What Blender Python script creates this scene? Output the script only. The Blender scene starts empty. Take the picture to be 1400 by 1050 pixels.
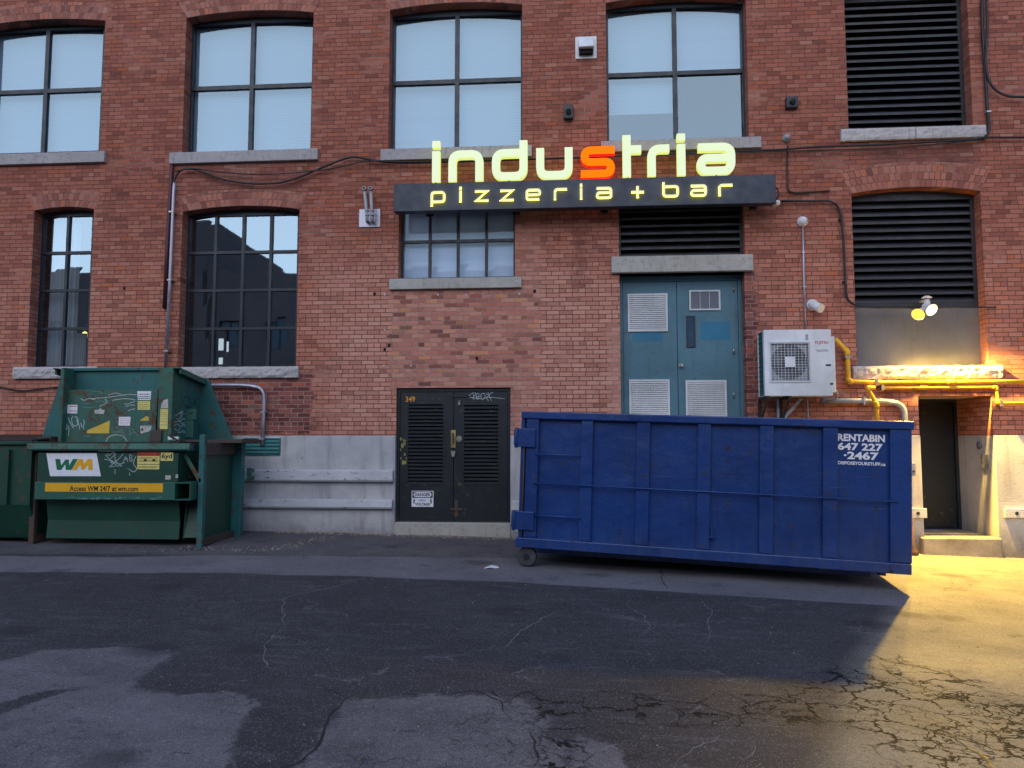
import bpy, bmesh, math, random
import numpy as np
from mathutils import Vector, Matrix
from mathutils.geometry import tessellate_polygon
from mathutils import noise as mnoise
random.seed(7)
R = math.radians
sc = bpy.context.scene
COL = sc.collection

# ------------------------------------------------------------------ camera
FPX = 1011.0                      # focal length in pixels of a 1400 px wide picture
YAW, PITCH = R(4.3), R(4.24)
CAM = Vector((0.0, -11.57, 1.47))
cd = bpy.data.cameras.new('camera'); cam = bpy.data.objects.new('camera', cd); COL.objects.link(cam)
cam.location = CAM
cam.rotation_euler = (R(90) + PITCH, 0, YAW)
cd.sensor_width = 36.0; cd.lens = 36.0 * FPX / 1400.0
cd.clip_start = 0.05; cd.clip_end = 2000
sc.camera = cam
cam_m = cam.rotation_euler.to_matrix()

# ------------------------------------------------------------------ world, sun, exposure
SUN_EL, SUN_AZ = R(42), R(20)    # soft dusk light from the street side
w = bpy.data.worlds.new("World"); sc.world = w; w.use_nodes = True
wn = w.node_tree; wn.nodes.clear()
sky = wn.nodes.new('ShaderNodeTexSky'); sky.sky_type = 'NISHITA'; sky.sun_disc = False
sky.sun_elevation = SUN_EL; sky.sun_rotation = SUN_AZ
sky.air_density = 1.0; sky.dust_density = 1.2; sky.ozone_density = 2.6
bg = wn.nodes.new('ShaderNodeBackground'); bg.inputs['Strength'].default_value = 0.12
wo = wn.nodes.new('ShaderNodeOutputWorld')
wn.links.new(sky.outputs[0], bg.inputs[0]); wn.links.new(bg.outputs[0], wo.inputs[0])
sl = bpy.data.lights.new('sun', 'SUN'); sl.energy = 1.15; sl.angle = R(75); sl.color = (1.0, 0.97, 0.97)
so = bpy.data.objects.new('sun', sl); COL.objects.link(so)
so.rotation_euler = (R(66), 0, R(-12))
sc.view_settings.view_transform = 'Standard'; sc.view_settings.look = 'None'
sc.view_settings.gamma = 1.0; sc.view_settings.exposure = 0.90
try: sc.view_settings.use_curve_mapping = False
except Exception: pass

# ------------------------------------------------------------------ geometry helpers
def ray(px, py):
    d = Vector(((px - 700) / FPX, -(py - 525) / FPX, -1.0))
    return cam_m @ d
def plane_hit(px, py, o, n):
    d = ray(px, py); t = (o - CAM).dot(n) / d.dot(n)
    return CAM + d * t
class Frame:
    """flat work frame: u to the right, v up, n towards the viewer's side"""
    def __init__(s, O, U, V, N): s.O, s.U, s.V, s.N = Vector(O), Vector(U), Vector(V), Vector(N)
    def p(s, u, v, n=0.0): return s.O + s.U * u + s.V * v + s.N * n
    def px(s, x, y, n=0.0):
        h = plane_hit(x, y, s.O + s.N * n, s.N) - s.O
        return h.dot(s.U), h.dot(s.V)
    def at(s, u, v, n=0.0): return Frame(s.p(u, v, n), s.U, s.V, s.N)
WALL = Frame((0, 0, 0), (1, 0, 0), (0, 0, 1), (0, -1, 0))
W = WALL.px
def cam_to_world(X, Y, z):        # lateral, depth, height relative to the eye (metres)
    return Vector((CAM.x + X * math.cos(YAW) - Y * math.sin(YAW), CAM.y + X * math.sin(YAW) + Y * math.cos(YAW), CAM.z + z))
# ground heights measured at a few places, smoothed to a gently sloping sheet
_gp = [(-4.4,10.2,-1.46),(-4.3,11.9,-1.47),(-.9,11.65,-1.475),(.1,9.05,-1.593),(4.3,8.0,-1.62),(6.2,11.1,-1.72),(7.3,11.0,-1.73),(-6.5,12,-1.46),(0,0,-1.64),(-4,6,-1.56),(4,5,-1.63)]
_A = []; _b = []
for q in _gp:
    p = cam_to_world(*q); _A.append([1, p.x, p.y, p.x * p.y, p.x ** 2]); _b.append(p.z)
_c = np.linalg.lstsq(np.array(_A), np.array(_b), rcond=None)[0]
def gz(x, y):
    x = max(-9.5, min(9.5, x)); y = max(-12.5, min(0.8, y))
    return float(_c[0] + _c[1] * x + _c[2] * y + _c[3] * x * y + _c[4] * x * x)
def G(px, py):                    # pixel -> point on the ground
    z = -0.1
    for _ in range(12):
        p = plane_hit(px, py, Vector((0, 0, z)), Vector((0, 0, 1))); z = gz(p.x, p.y)
    return p

TYPES = {}
class MB:
    def __init__(s, F=WALL): s.v = []; s.f = []; s.mi = []; s.m = 0; s.F = F; s.sm = []; s.smooth = False; s.uv = {}
    def add(s, verts, faces, uv=None):
        b = len(s.v); s.v += [Vector(q) for q in verts]
        for i, f in enumerate(faces):
            s.f.append([b + k for k in f]); s.mi.append(s.m); s.sm.append(s.smooth)
            if uv: s.uv[len(s.f) - 1] = uv[i]
    def box(s, u0, u1, v0, v1, n0, n1):
        P = s.F.p
        if u0 > u1: u0, u1 = u1, u0
        if v0 > v1: v0, v1 = v1, v0
        if n0 > n1: n0, n1 = n1, n0
        vs = [P(u0,v0,n0),P(u1,v0,n0),P(u1,v1,n0),P(u0,v1,n0),P(u0,v0,n1),P(u1,v0,n1),P(u1,v1,n1),P(u0,v1,n1)]
        s.add(vs, [(0,3,2,1),(4,5,6,7),(0,1,5,4),(2,3,7,6),(1,2,6,5),(3,0,4,7)])
        return s
    def hexa(s, a, b):            # two quads of frame coords
        vs = [s.F.p(*q) for q in a] + [s.F.p(*q) for q in b]
        s.add(vs, [(0,3,2,1),(4,5,6,7),(0,1,5,4),(2,3,7,6),(1,2,6,5),(3,0,4,7)]); return s
    def prism(s, outer, holes, n0, n1, back=True, rim=True, holerim=True):
        loops = [outer] + list(holes)
        pts = [q for l in loops for q in l]
        tri = tessellate_polygon([[Vector((q[0], q[1], 0)) for q in l] for l in loops])
        N = len(pts)
        vs = [s.F.p(q[0], q[1], n1) for q in pts] + [s.F.p(q[0], q[1], n0) for q in pts]
        fs = []
        for t in tri:
            a, b, c = [Vector((pts[k][0], pts[k][1], 0)) for k in t]
            up = (b - a).cross(c - a).z
            if abs(up) < 1e-12: continue
            t = t if up > 0 else t[::-1]
            fs.append(tuple(t))
            if back: fs.append(tuple(N + k for k in t[::-1]))
        st = 0
        for li, l in enumerate(loops):
            n = len(l)
            area = sum(l[i][0] * l[(i + 1) % n][1] - l[(i + 1) % n][0] * l[i][1] for i in range(n))
            if (li == 0 and rim) or (li > 0 and holerim):
                for i in range(n):
                    a, b = st + i, st + (i + 1) % n
                    q = (a, N + a, N + b, b)
                    if (area > 0) != (li == 0): q = q[::-1]
                    fs.append(q)
            st += n
        s.add(vs, fs); return s
    def extr(s, prof, u0, u1):    # profile of (n, v) run along u
        n = len(prof)
        area = sum(prof[i][0] * prof[(i + 1) % n][1] - prof[(i + 1) % n][0] * prof[i][1] for i in range(n))
        if area < 0: prof = prof[::-1]
        vs = [s.F.p(u0, q[1], q[0]) for q in prof] + [s.F.p(u1, q[1], q[0]) for q in prof]
        fs = [tuple(range(n)), tuple(range(2 * n - 1, n - 1, -1))]
        fs += [(i, n + i, n + (i + 1) % n, (i + 1) % n) for i in range(n)]
        s.add(vs, fs); return s
    def tube(s, pts, r, seg=10, cap=True, world=False, smooth=True):
        P = [Vector(q) if world else s.F.p(*q) for q in pts]
        sm0 = s.smooth; s.smooth = smooth
        vs = []; n = len(P); ref = None
        for i, p in enumerate(P):
            t = ((P[min(i + 1, n - 1)] - p).normalized() + (p - P[max(i - 1, 0)]).normalized()).normalized() if 0 < i < n - 1 else (P[1] - P[0] if i == 0 else P[-1] - P[-2]).normalized()
            if ref is None:
                ref = t.orthogonal().normalized()
            a = (ref - t * ref.dot(t)).normalized(); ref = a; b = t.cross(a)
            rr = r[i] if isinstance(r, (list, tuple)) else r
            for k in range(seg):
                g = 2 * math.pi * k / seg
                vs.append(p + (a * math.cos(g) + b * math.sin(g)) * rr)
        fs = []
        for i in range(n - 1):
            for k in range(seg):
                a0 = i * seg + k; a1 = i * seg + (k + 1) % seg
                fs.append((a0, a1, a1 + seg, a0 + seg))
        s.add(vs, fs)
        s.smooth = False
        if cap:
            b = len(s.v) - len(vs)
            s.f.append([b + k for k in range(seg - 1, -1, -1)]); s.mi.append(s.m); s.sm.append(False)
            s.f.append([b + (n - 1) * seg + k for k in range(seg)]); s.mi.append(s.m); s.sm.append(False)
        s.smooth = sm0
        return s
    def cyl(s, a, b, r, seg=20, world=False): return s.tube([a, b], r, seg, True, world)
    def rough(s, u0, u1, v0, v1, n0, n1, amp=.02, nu=None, seed=0):
        """rock-faced stone block: smooth top and bottom, hewn front"""
        nu = nu or int((u1 - u0) / .035); nv = 5
        vs = []; fs = []
        for j in range(nv + 1):
            for i in range(nu + 1):
                u = u0 + (u1 - u0) * i / nu; v = v0 + (v1 - v0) * j / nv
                a = mnoise.noise(Vector((u * 7 + seed, v * 11, seed))) + .6 * mnoise.noise(Vector((u * 19, v * 23, seed + 4)))
                e = min(1, min(v1 - v, v - v0) / ((v1 - v0) * .25) + .25)
                vs.append(s.F.p(u, v + (.3 * amp * mnoise.noise(Vector((u * 9, seed, 2))) if j in (0, nv) else 0), n1 + amp * a * e + amp * .8 * e))
        for j in range(nv):
            for i in range(nu):
                k = j * (nu + 1) + i; fs.append((k, k + 1, k + nu + 2, k + nu + 1))
        nb = len(vs)
        for j in (0, nv):
            for i in range(nu + 1): vs.append(s.F.p(u0 + (u1 - u0) * i / nu, v0 if j == 0 else v1, n0))
        for i in range(nu):
            fs.append((i, nb + i, nb + i + 1, i + 1))
            k = nv * (nu + 1) + i; m = nb + nu + 1 + i
            fs.append((k, k + 1, m + 1, m))
        fs.append(tuple([j * (nu + 1) for j in range(nv + 1)] + [nb + nu + 1, nb]))
        fs.append(tuple([j * (nu + 1) + nu for j in range(nv, -1, -1)] + [nb + nu, nb + 2 * nu + 1]))
        s.add(vs, fs); return s
    def stroke(s, pts, wd, n0, n1, closed=False, back=False):
        """flat ribbon with depth along a polyline in the frame"""
        P = [Vector((q[0], q[1])) for q in pts]; n = len(P); L = []; Rr = []
        for i in range(n):
            a = P[(i - 1) % n] if (closed or i > 0) else None
            b = P[(i + 1) % n] if (closed or i < n - 1) else None
            d1 = (P[i] - a).normalized() if a is not None else None
            d2 = (b - P[i]).normalized() if b is not None else None
            if d1 is None: d1 = d2
            if d2 is None: d2 = d1
            t = (d1 + d2)
            t = t.normalized() if t.length > 1e-6 else d1
            nn = Vector((-t.y, t.x)); c = max(.5, nn.dot(Vector((-d1.y, d1.x))))
            L.append(P[i] + nn * wd / 2 / c); Rr.append(P[i] - nn * wd / 2 / c)
        vs = [s.F.p(q.x, q.y, n1) for q in L] + [s.F.p(q.x, q.y, n1) for q in Rr] + [s.F.p(q.x, q.y, n0) for q in L] + [s.F.p(q.x, q.y, n0) for q in Rr]
        fs = []; m0 = s.m
        rng = n if closed else n - 1
        ff = [(i, n + i, n + (i + 1) % n, (i + 1) % n) for i in range(rng)]
        s.add(vs, ff)
        base = len(s.v) - len(vs)
        sd = []
        for i in range(rng):
            j = (i + 1) % n
            sd += [(2*n + i, 2*n + j, 3*n + j, 3*n + i)] * bool(back) + [(2*n + i, i, j, 2*n + j), (n + i, 3*n + i, 3*n + j, n + j)]
        if not closed: sd += [(0, 2*n, 3*n, n), (n - 1, 2*n - 1, 4*n - 1, 3*n - 1)]
        s.m = getattr(s, 'side_m', m0)
        for q in sd: s.f.append([base + k for k in q]); s.mi.append(s.m); s.sm.append(False)
        s.m = m0
        return s
    def build(s, name, mat, parent=None, bevel=0, label=None, cat=None, group=None, kind=None, uvname=None):
        if parent is None:
            xs = [q.x for q in s.v]; ys = [q.y for q in s.v]; zs = [q.z for q in s.v]
            o = Vector(((min(xs) + max(xs)) / 2, (min(ys) + max(ys)) / 2, min(zs))) if kind is None else Vector((0, 0, 0))
            loc = o
        else:
            o = WL[parent.name]; loc = Vector((0, 0, 0))
        me = bpy.data.meshes.new(name)
        me.from_pydata([q - o for q in s.v], [], s.f)
        for m in (mat if isinstance(mat, (list, tuple)) else [mat]): me.materials.append(M[m])
        me.polygons.foreach_set('material_index', s.mi)
        me.polygons.foreach_set('use_smooth', s.sm)
        if s.uv:
            lay = me.uv_layers.new(name='UVMap')
            for fi, uvs in s.uv.items():
                for k, li in enumerate(me.polygons[fi].loop_indices): lay.data[li].uv = uvs[k]
        me.update()
        ob = bpy.data.objects.new(name, me); COL.objects.link(ob)
        ob.location = loc
        if parent: ob.parent = parent
        WL[ob.name] = Vector(o)
        if bevel:
            b = ob.modifiers.new('bevel', 'BEVEL'); b.width = bevel; b.segments = 2; b.limit_method = 'ANGLE'; b.angle_limit = R(50)
        tag(ob, label, cat, group, kind)
        return ob
WL = {}
def tag(o, label=None, cat=None, group=None, kind=None):
    if label: o['label'] = label
    if cat: o['category'] = cat
    if group: o['group'] = group
    if kind: o['kind'] = kind
def empty(name, loc, label, cat, group=None, kind=None):
    o = bpy.data.objects.new(name, None); COL.objects.link(o); o.location = loc
    o.empty_display_size = .1
    WL[o.name] = Vector(loc); tag(o, label, cat, group, kind)
    return o

def arc_pts(c, r, a0, a1, n):
    return [(c[0] + r * math.cos(a0 + (a1 - a0) * i / n), c[1] + r * math.sin(a0 + (a1 - a0) * i / n)) for i in range(n + 1)]
def rounded(pts, r, n=5, closed=False):
    """polyline with its corners rounded"""
    out = []; N = len(pts)
    for i in range(N):
        p = Vector(pts[i])
        if not closed and i in (0, N - 1): out.append(tuple(p)); continue
        a = Vector(pts[(i - 1) % N]); b = Vector(pts[(i + 1) % N])
        rr = min(r, (a - p).length * .499, (b - p).length * .499)
        s_ = p + (a - p).normalized() * rr; e = p + (b - p).normalized() * rr
        for k in range(n + 1):
            t = k / n
            q = s_ * (1 - t) ** 2 + p * 2 * t * (1 - t) + e * t * t
            out.append(tuple(q))
    return out
def rr_loop(u0, u1, v0, v1, r, n=4): return rounded([(u0, v0), (u1, v0), (u1, v1), (u0, v1)], r, n, True)
def rect(u0, u1, v0, v1): return [(u0, v0), (u1, v0), (u1, v1), (u0, v1)]
def arch_loop(u0, u1, v0, vs, rise, n=14):
    """opening: flat bottom, segmental arch springing at vs"""
    if rise <= 0: return rect(u0, u1, v0, vs)
    h = (u1 - u0) / 2; Rr = (h * h + rise * rise) / (2 * rise); c = ((u0 + u1) / 2, vs + rise - Rr)
    a = math.asin(h / Rr)
    return [(u0, v0), (u1, v0)] + [(c[0] + Rr * math.sin(a - 2 * a * i / n), c[1] + Rr * math.cos(a - 2 * a * i / n)) for i in range(n + 1)]

_txt_cache = {}
def text_polys(s, bold=0.0):
    key = (s, bold)
    if key in _txt_cache: return _txt_cache[key]
    cu = bpy.data.curves.new('txt', 'FONT'); cu.body = s; cu.fill_mode = 'FRONT'; cu.offset = bold; cu.resolution_u = 3
    ob = bpy.data.objects.new('txt', cu); COL.objects.link(ob)
    dg = bpy.context.evaluated_depsgraph_get(); me = bpy.data.meshes.new_from_object(ob.evaluated_get(dg))
    v = [(q.co.x, q.co.y) for q in me.vertices]; f = [tuple(p.vertices) for p in me.polygons]
    bpy.data.objects.remove(ob); bpy.data.curves.remove(cu); bpy.data.meshes.remove(me)
    _txt_cache[key] = (v, f); return v, f
def put_text(mb, s, u0, u1, v0, v1, n, bold=0.0, slant=0.0, keep=False):
    v, f = text_polys(s, bold)
    if not v: return
    xs = [q[0] for q in v]; ys = [q[1] for q in v]
    x0, x1, y0, y1 = min(xs), max(xs), min(ys), max(ys)
    vs = []
    for x, y in v:
        a = (x - x0) / (x1 - x0); b = (y - y0) / (y1 - y0)
        vs.append(mb.F.p(u0 + (u1 - u0) * a + slant * (v1 - v0) * b, v0 + (v1 - v0) * b, n))
    mb.add(vs, f)

# ------------------------------------------------------------------ materials
M = {}
class NT:
    def __init__(s, name):
        m = bpy.data.materials.new(name); m.use_nodes = True; s.m = m; s.t = m.node_tree; s.t.nodes.clear()
        s.out = s.t.nodes.new('ShaderNodeOutputMaterial'); s._pos = None
    def n(s, typ, props=None, ins=None):
        nd = s.t.nodes.new(typ)
        for k, v in (props or {}).items(): setattr(nd, k, v)
        for k, v in (ins or {}).items(): s.set(nd.inputs[k], v)
        return nd
    def set(s, sock, v):
        if isinstance(v, bpy.types.NodeSocket): s.t.links.new(v, sock)
        elif isinstance(v, (tuple, list)) and sock.type == 'RGBA' and len(v) == 3: sock.default_value = (*v, 1)
        else: sock.default_value = v
    def math(s, op, a, b=0.0, c=None, clamp=False):
        nd = s.n('ShaderNodeMath', {'operation': op, 'use_clamp': clamp}); s.set(nd.inputs[0], a); s.set(nd.inputs[1], b)
        if c is not None: s.set(nd.inputs[2], c)
        return nd.outputs[0]
    def pos(s):
        if s._pos is None:
            g = s.n('ShaderNodeNewGeometry'); s._pos = g.outputs['Position']; sp = s.n('ShaderNodeSeparateXYZ', ins={0: s._pos}); s.x, s.y, s.z = sp.outputs
        return s._pos
    def noise(s, scale, detail=3, rough=.55, vec=None, dist=0.0, out='Fac'):
        return s.n('ShaderNodeTexNoise', ins={'Vector': vec or s.pos(), 'Scale': scale, 'Detail': detail, 'Roughness': rough, 'Distortion': dist}).outputs[out]
    def scaled(s, x, y, z, vec=None):
        return s.n('ShaderNodeVectorMath', {'operation': 'MULTIPLY'}, {0: vec or s.pos(), 1: (x, y, z)}).outputs[0]
    def step(s, v, a, b, lo=0.0, hi=1.0):
        return s.n('ShaderNodeMapRange', {'clamp': True, 'interpolation_type': 'SMOOTHSTEP'}, {0: v, 1: a, 2: b, 3: lo, 4: hi}).outputs[0]
    def ramp(s, v, stops, interp='LINEAR'):
        nd = s.n('ShaderNodeValToRGB', ins={0: v}); r = nd.color_ramp; r.interpolation = interp
        while len(r.elements) < len(stops): r.elements.new(.5)
        for e, (p, c) in zip(r.elements, stops): e.position = p; e.color = (*c, 1)
        return nd.outputs[0]
    def mix(s, f, a, b, mode='MIX'):
        nd = s.n('ShaderNodeMix', {'data_type': 'RGBA', 'blend_type': mode, 'clamp_factor': True})
        s.set(nd.inputs[0], f); s.set(nd.inputs[6], a); s.set(nd.inputs[7], b); return nd.outputs[2]
    def bump(s, h, st=.3, d=.01, nrm=None):
        nd = s.n('ShaderNodeBump', ins={'Height': h, 'Strength': st, 'Distance': d})
        if nrm: s.set(nd.inputs['Normal'], nrm)
        return nd.outputs[0]
    def principled(s, col, rough=.6, metal=0.0, normal=None, spec=.5, **kw):
        nd = s.n('ShaderNodeBsdfPrincipled', ins={'Base Color': col, 'Roughness': rough, 'Metallic': metal, 'Specular IOR Level': spec})
        if normal: s.set(nd.inputs['Normal'], normal)
        for k, v in kw.items(): s.set(nd.inputs[k], v)
        s.t.links.new(nd.outputs[0], s.out.inputs[0]); return nd
    def done(s): M[s.m.name] = s.m; return s.m
def srgb(r, g, b):
    f = lambda c: (c / 255 / 12.92) if c <= 10 else ((c / 255 + .055) / 1.055) ** 2.4
    return (f(r), f(g), f(b))

def simple(name, col, rough=.6, metal=0.0, var=.15, scale=3.0, bump=0.0, spec=.5, fine=60):
    n = NT(name); n.pos()
    a = n.noise(scale, 5, .6); b = n.noise(fine, 2, .5)
    f = n.math('ADD', n.math('MULTIPLY', a, .75), n.math('MULTIPLY', b, .25))
    lo = tuple(c * (1 - var * 1.6) for c in col); hi = tuple(min(1, c * (1 + var * 1.1)) for c in col)
    c = n.ramp(f, [(.3, lo), (.7, hi)])
    nr = n.bump(f, bump, .01) if bump else None
    n.principled(c, n.step(a, .3, .7, max(.02, rough - .08), min(1, rough + .1)), metal, nr, spec); n.done()

def worn_paint(name, col, rough=.42, rust=.0, dirt=.25, streak=True, dent=0, second=None, spec=.5, rustcol=(.10, .045, .022), fade=None):
    """painted steel: cloudy tone, vertical run marks, scuffs, chips of rust"""
    n = NT(name); n.pos()
    big = n.noise(1.3, 4, .6); mid = n.noise(6, 5, .65)
    st = n.noise(1.0, 4, .6, vec=n.scaled(22, 22, 1.6))
    c0 = tuple(x * .80 for x in col); c1 = tuple(min(1, x * 1.22) for x in col)
    c = n.ramp(big, [(.3, c0), (.7, c1)])
    if second: c = n.mix(n.step(mid, .48, .66), c, second)
    if fade: c = n.mix(n.math('MULTIPLY', n.step(n.noise(2.2, 6, .7), .5, .75), .6), c, fade)
    dcol = tuple(x * .35 + .008 for x in col)
    c = n.mix(n.math('MULTIPLY', n.step(st, .52, .75), dirt), c, dcol)
    scr = n.noise(1.0, 3, .8, vec=n.scaled(9, 9, 160))
    c = n.mix(n.math('MULTIPLY', n.step(scr, .66, .72), .22), c, tuple(min(1, x * 1.5 + .06) for x in col))
    if dent:
        du = n.step(n.math('ADD', n.z, n.math('MULTIPLY', n.noise(1, 4, .6, vec=n.scaled(9, 9, 1.2)), .9)), .25, .95, 1, 0)
        c = n.mix(n.math('MULTIPLY', du, .30), c, srgb(84, 92, 118))
        sc2 = n.step(n.noise(1, 5, .75, vec=n.scaled(1.2, 1.2, 26)), .64, .67)
        c = n.mix(n.math('MULTIPLY', n.math('MULTIPLY', sc2, n.step(n.noise(1.5, 2, .5), .5, .6)), .5), c, srgb(70, 92, 140))
    if rust:
        rm = n.math('MULTIPLY', n.step(n.noise(9, 8, .72), .60 - rust * .12, .66 - rust * .10), n.step(n.noise(1.6, 2, .5), .36, .62))
        c = n.mix(rm, c, rustcol); ro = n.mix(rm, (rough,) * 3, (.9,) * 3)
    else: ro = n.step(mid, .3, .7, rough - .06, rough + .14)
    nr = n.bump(n.math('ADD', n.math('ADD', n.noise(.9, 2, .5), n.math('MULTIPLY', n.noise(2.8, 3, .5), .5 * dent)), n.math('MULTIPLY', n.noise(55, 2, .5), .06)), .35 + .35 * dent, .05)
    n.principled(c, ro, 0, nr, spec); n.done()

BH, BW = .0698, .205
def boxmask(n, u, v, u0, u1, v0, v1, soft, wob):
    a = n.math('MINIMUM', n.math('SUBTRACT', u, u0), n.math('SUBTRACT', u1, u))
    b = n.math('MINIMUM', n.math('SUBTRACT', v, v0), n.math('SUBTRACT', v1, v))
    d = n.math('ADD', n.math('MINIMUM', a, b), wob)
    return n.step(d, 0, soft)
def brick_mat(name, uvbased=False, arch=False):
    n = NT(name); n.pos()
    if uvbased:
        uv = n.n('ShaderNodeUVMap', {'uv_map': 'UVMap'}).outputs[0]
        sp = n.n('ShaderNodeSeparateXYZ', ins={0: uv}); u0, v0 = sp.outputs[0], sp.outputs[1]
    else:
        u0 = n.math('ADD', n.x, n.y); v0 = n.z
    wob = n.math('MULTIPLY', n.math('SUBTRACT', n.noise(9, 3, .6), .5), .010)
    wob2 = n.math('MULTIPLY', n.math('SUBTRACT', n.noise(11, 3, .6, vec=n.scaled(1, 1, 1)), .5), .006)
    u = n.math('ADD', u0, wob); v = n.math('ADD', v0, wob2)
    bw, bh = (.078, .118) if arch else (BW, BH)
    vr = n.math('DIVIDE', v, bh); row = n.math('FLOOR', vr); fv = n.math('SUBTRACT', vr, row)
    rr = n.n('ShaderNodeTexWhiteNoise', {'noise_dimensions': '1D'}, {'W': row}).outputs[0]
    if arch: wsc = 1.0
    else:
        hd = n.math('LESS_THAN', n.math('MODULO', n.math('ADD', row, 600), 6.0), .5)
        wsc = n.math('ADD', 1.0, hd)
    uu = n.math('ADD', n.math('MULTIPLY', n.math('DIVIDE', u, bw), wsc), n.math('ADD', n.math('MULTIPLY', n.math('MODULO', n.math('ADD', row, 600), 2.0), .5), n.math('MULTIPLY', rr, .22)))
    col = n.math('FLOOR', uu); fu = n.math('SUBTRACT', uu, col)
    du = n.math('DIVIDE', n.math('MULTIPLY', n.math('MINIMUM', fu, n.math('SUBTRACT', 1.0, fu)), bw), wsc)
    dv = n.math('MULTIPLY', n.math('MINIMUM', fv, n.math('SUBTRACT', 1.0, fv)), bh)
    d = n.math('MINIMUM', du, dv)
    dn = n.math('ADD', d, n.math('MULTIPLY', n.math('SUBTRACT', n.noise(70, 3, .7), .5), .005))
    cid = n.n('ShaderNodeCombineXYZ', ins={0: col, 1: row, 2: 3.0 if arch else 1.0}).outputs[0]
    wn_ = n.n('ShaderNodeTexWhiteNoise', {'noise_dimensions': '3D'}, {'Vector': cid})
    rnd = wn_.outputs[0]; rnd2 = n.n('ShaderNodeSeparateXYZ', ins={0: wn_.outputs[1]}).outputs[1]
    bigA = n.noise(.55, 4, .6); bigB = n.noise(2.1, 5, .65)
    # zones that were rebuilt with pale mortar, from the picture
    (ra0, rav1) = W(532, 395); (ra1, rav0) = W(742, 531)
    wb = n.math('MULTIPLY', n.math('SUBTRACT', n.noise(5, 3, .6), .5), .35)
    zone = boxmask(n, u0, v0, ra0, ra1, rav0 - .05, rav1, .05, wb)
    (rb0, rbv1) = W(335, 515); (rb1, rbv0) = W(428, 592)
    zone2 = boxmask(n, u0, v0, rb0 - 1.0, rb1, rbv0 - .05, rbv1 + .1, .05, wb)
    (rc0, rcv1) = W(828, 440); (rc1, rcv0) = W(850, 600)
    zone3 = boxmask(n, u0, v0, rc0, rc1 + .1, rcv0 - .05, rcv1, .05, wb)
    (rd0, rdv1) = W(700, 290); (rd1, rdv0) = W(720, 600)
    zone4 = boxmask(n, u0, v0, rd0 - .05, rd1 + .25, rdv0, rdv1 - .0, .05, wb)
    (re0, rev1) = W(1012, 372); (re1, rev0) = W(1040, 600)
    zone5 = boxmask(n, u0, v0, re0 - .1, re1, rev0, rev1, .05, wb)
    allz = n.math('MAXIMUM', n.math('MAXIMUM', zone, zone2), n.math('MAXIMUM', zone3, n.math('MAXIMUM', n.math('MULTIPLY', zone4, .6), zone5)))
    lightmort = n.math('MAXIMUM', allz, n.math('MULTIPLY', n.step(n.noise(.9, 4, .6, vec=n.scaled(1, 1, 1.4)), .56, .64), .75))
    if arch: lightmort = n.math('MULTIPLY', n.step(bigB, .4, .6), .8)
    main = n.ramp(rnd, [(0, srgb(156, 96, 82)), (.08, srgb(174, 108, 92)), (.35, srgb(186, 118, 100)), (.6, srgb(194, 126, 107)), (.88, srgb(202, 136, 116)), (1, srgb(196, 116, 84))])
    pale = n.ramp(rnd, [(0, srgb(190, 128, 112)), (.3, srgb(202, 140, 122)), (.65, srgb(210, 150, 132)), (1, srgb(218, 162, 144))])
    mixd = n.ramp(rnd, [(0, srgb(132, 80, 72)), (.07, srgb(156, 96, 84)), (.16, srgb(186, 118, 103)), (.6, srgb(200, 134, 116)), (.84, srgb(210, 150, 130)), (.95, srgb(214, 144, 104)), (1, srgb(116, 80, 72))])
    maroon = n.ramp(rnd, [(0, srgb(104, 58, 56)), (.5, srgb(136, 78, 72)), (.9, srgb(156, 94, 84)), (1, srgb(176, 102, 80))])
    # paler, pinker middle bay, with the vignette's bright centre painted in
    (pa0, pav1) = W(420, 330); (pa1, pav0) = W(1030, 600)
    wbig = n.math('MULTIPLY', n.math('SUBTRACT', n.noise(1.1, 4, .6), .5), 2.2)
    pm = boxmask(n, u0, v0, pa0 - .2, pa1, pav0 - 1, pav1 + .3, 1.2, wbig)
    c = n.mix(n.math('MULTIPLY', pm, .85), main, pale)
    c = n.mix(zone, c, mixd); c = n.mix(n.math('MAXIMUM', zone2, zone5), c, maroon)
    # upper storey darkened: camera vignette painted into the brick colour
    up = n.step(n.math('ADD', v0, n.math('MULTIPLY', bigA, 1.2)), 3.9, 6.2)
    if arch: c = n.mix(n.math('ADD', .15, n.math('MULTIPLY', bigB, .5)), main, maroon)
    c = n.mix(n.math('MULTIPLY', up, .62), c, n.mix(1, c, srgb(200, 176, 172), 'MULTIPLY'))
    # stains
    soot = n.step(n.noise(1.4, 6, .7, vec=n.scaled(1, 1, .7)), .56, .72)
    c = n.mix(n.math('MULTIPLY', soot, .34), c, srgb(70, 40, 40))
    (s0, sv1) = W(1175, 196); (s1, sv0) = W(1345, 262)
    s_ = boxmask(n, u0, v0, s0 - .1, s1 + .1, sv0 - .3, sv1 + .1, .5, wb)
    c = n.mix(n.math('MULTIPLY', s_, .55), c, srgb(74, 58, 64))
    (s0, sv1) = W(250, 205); (s1, sv0) = W(440, 262)
    s_ = boxmask(n, u0, v0, s0, s1, sv0 - .2, sv1, .4, wb)
    c = n.mix(n.math('MULTIPLY', s_, .3), c, srgb(96, 66, 66))
    (s0, sv1) = W(775, 300); (s1, sv0) = W(815, 400)
    s_ = boxmask(n, u0, v0, s0, s1, sv0, sv1, .25, n.math('MULTIPLY', wb, 1.6))
    c = n.mix(n.math('MULTIPLY', s_, .5), c, srgb(104, 50, 46))
    c = n.mix(n.math('MULTIPLY', n.math('GREATER_THAN', rnd2, .955), .30), c, srgb(78, 48, 46))
    strk = n.noise(1, 5, .65, vec=n.scaled(3.2, 3.2, .35))
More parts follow.
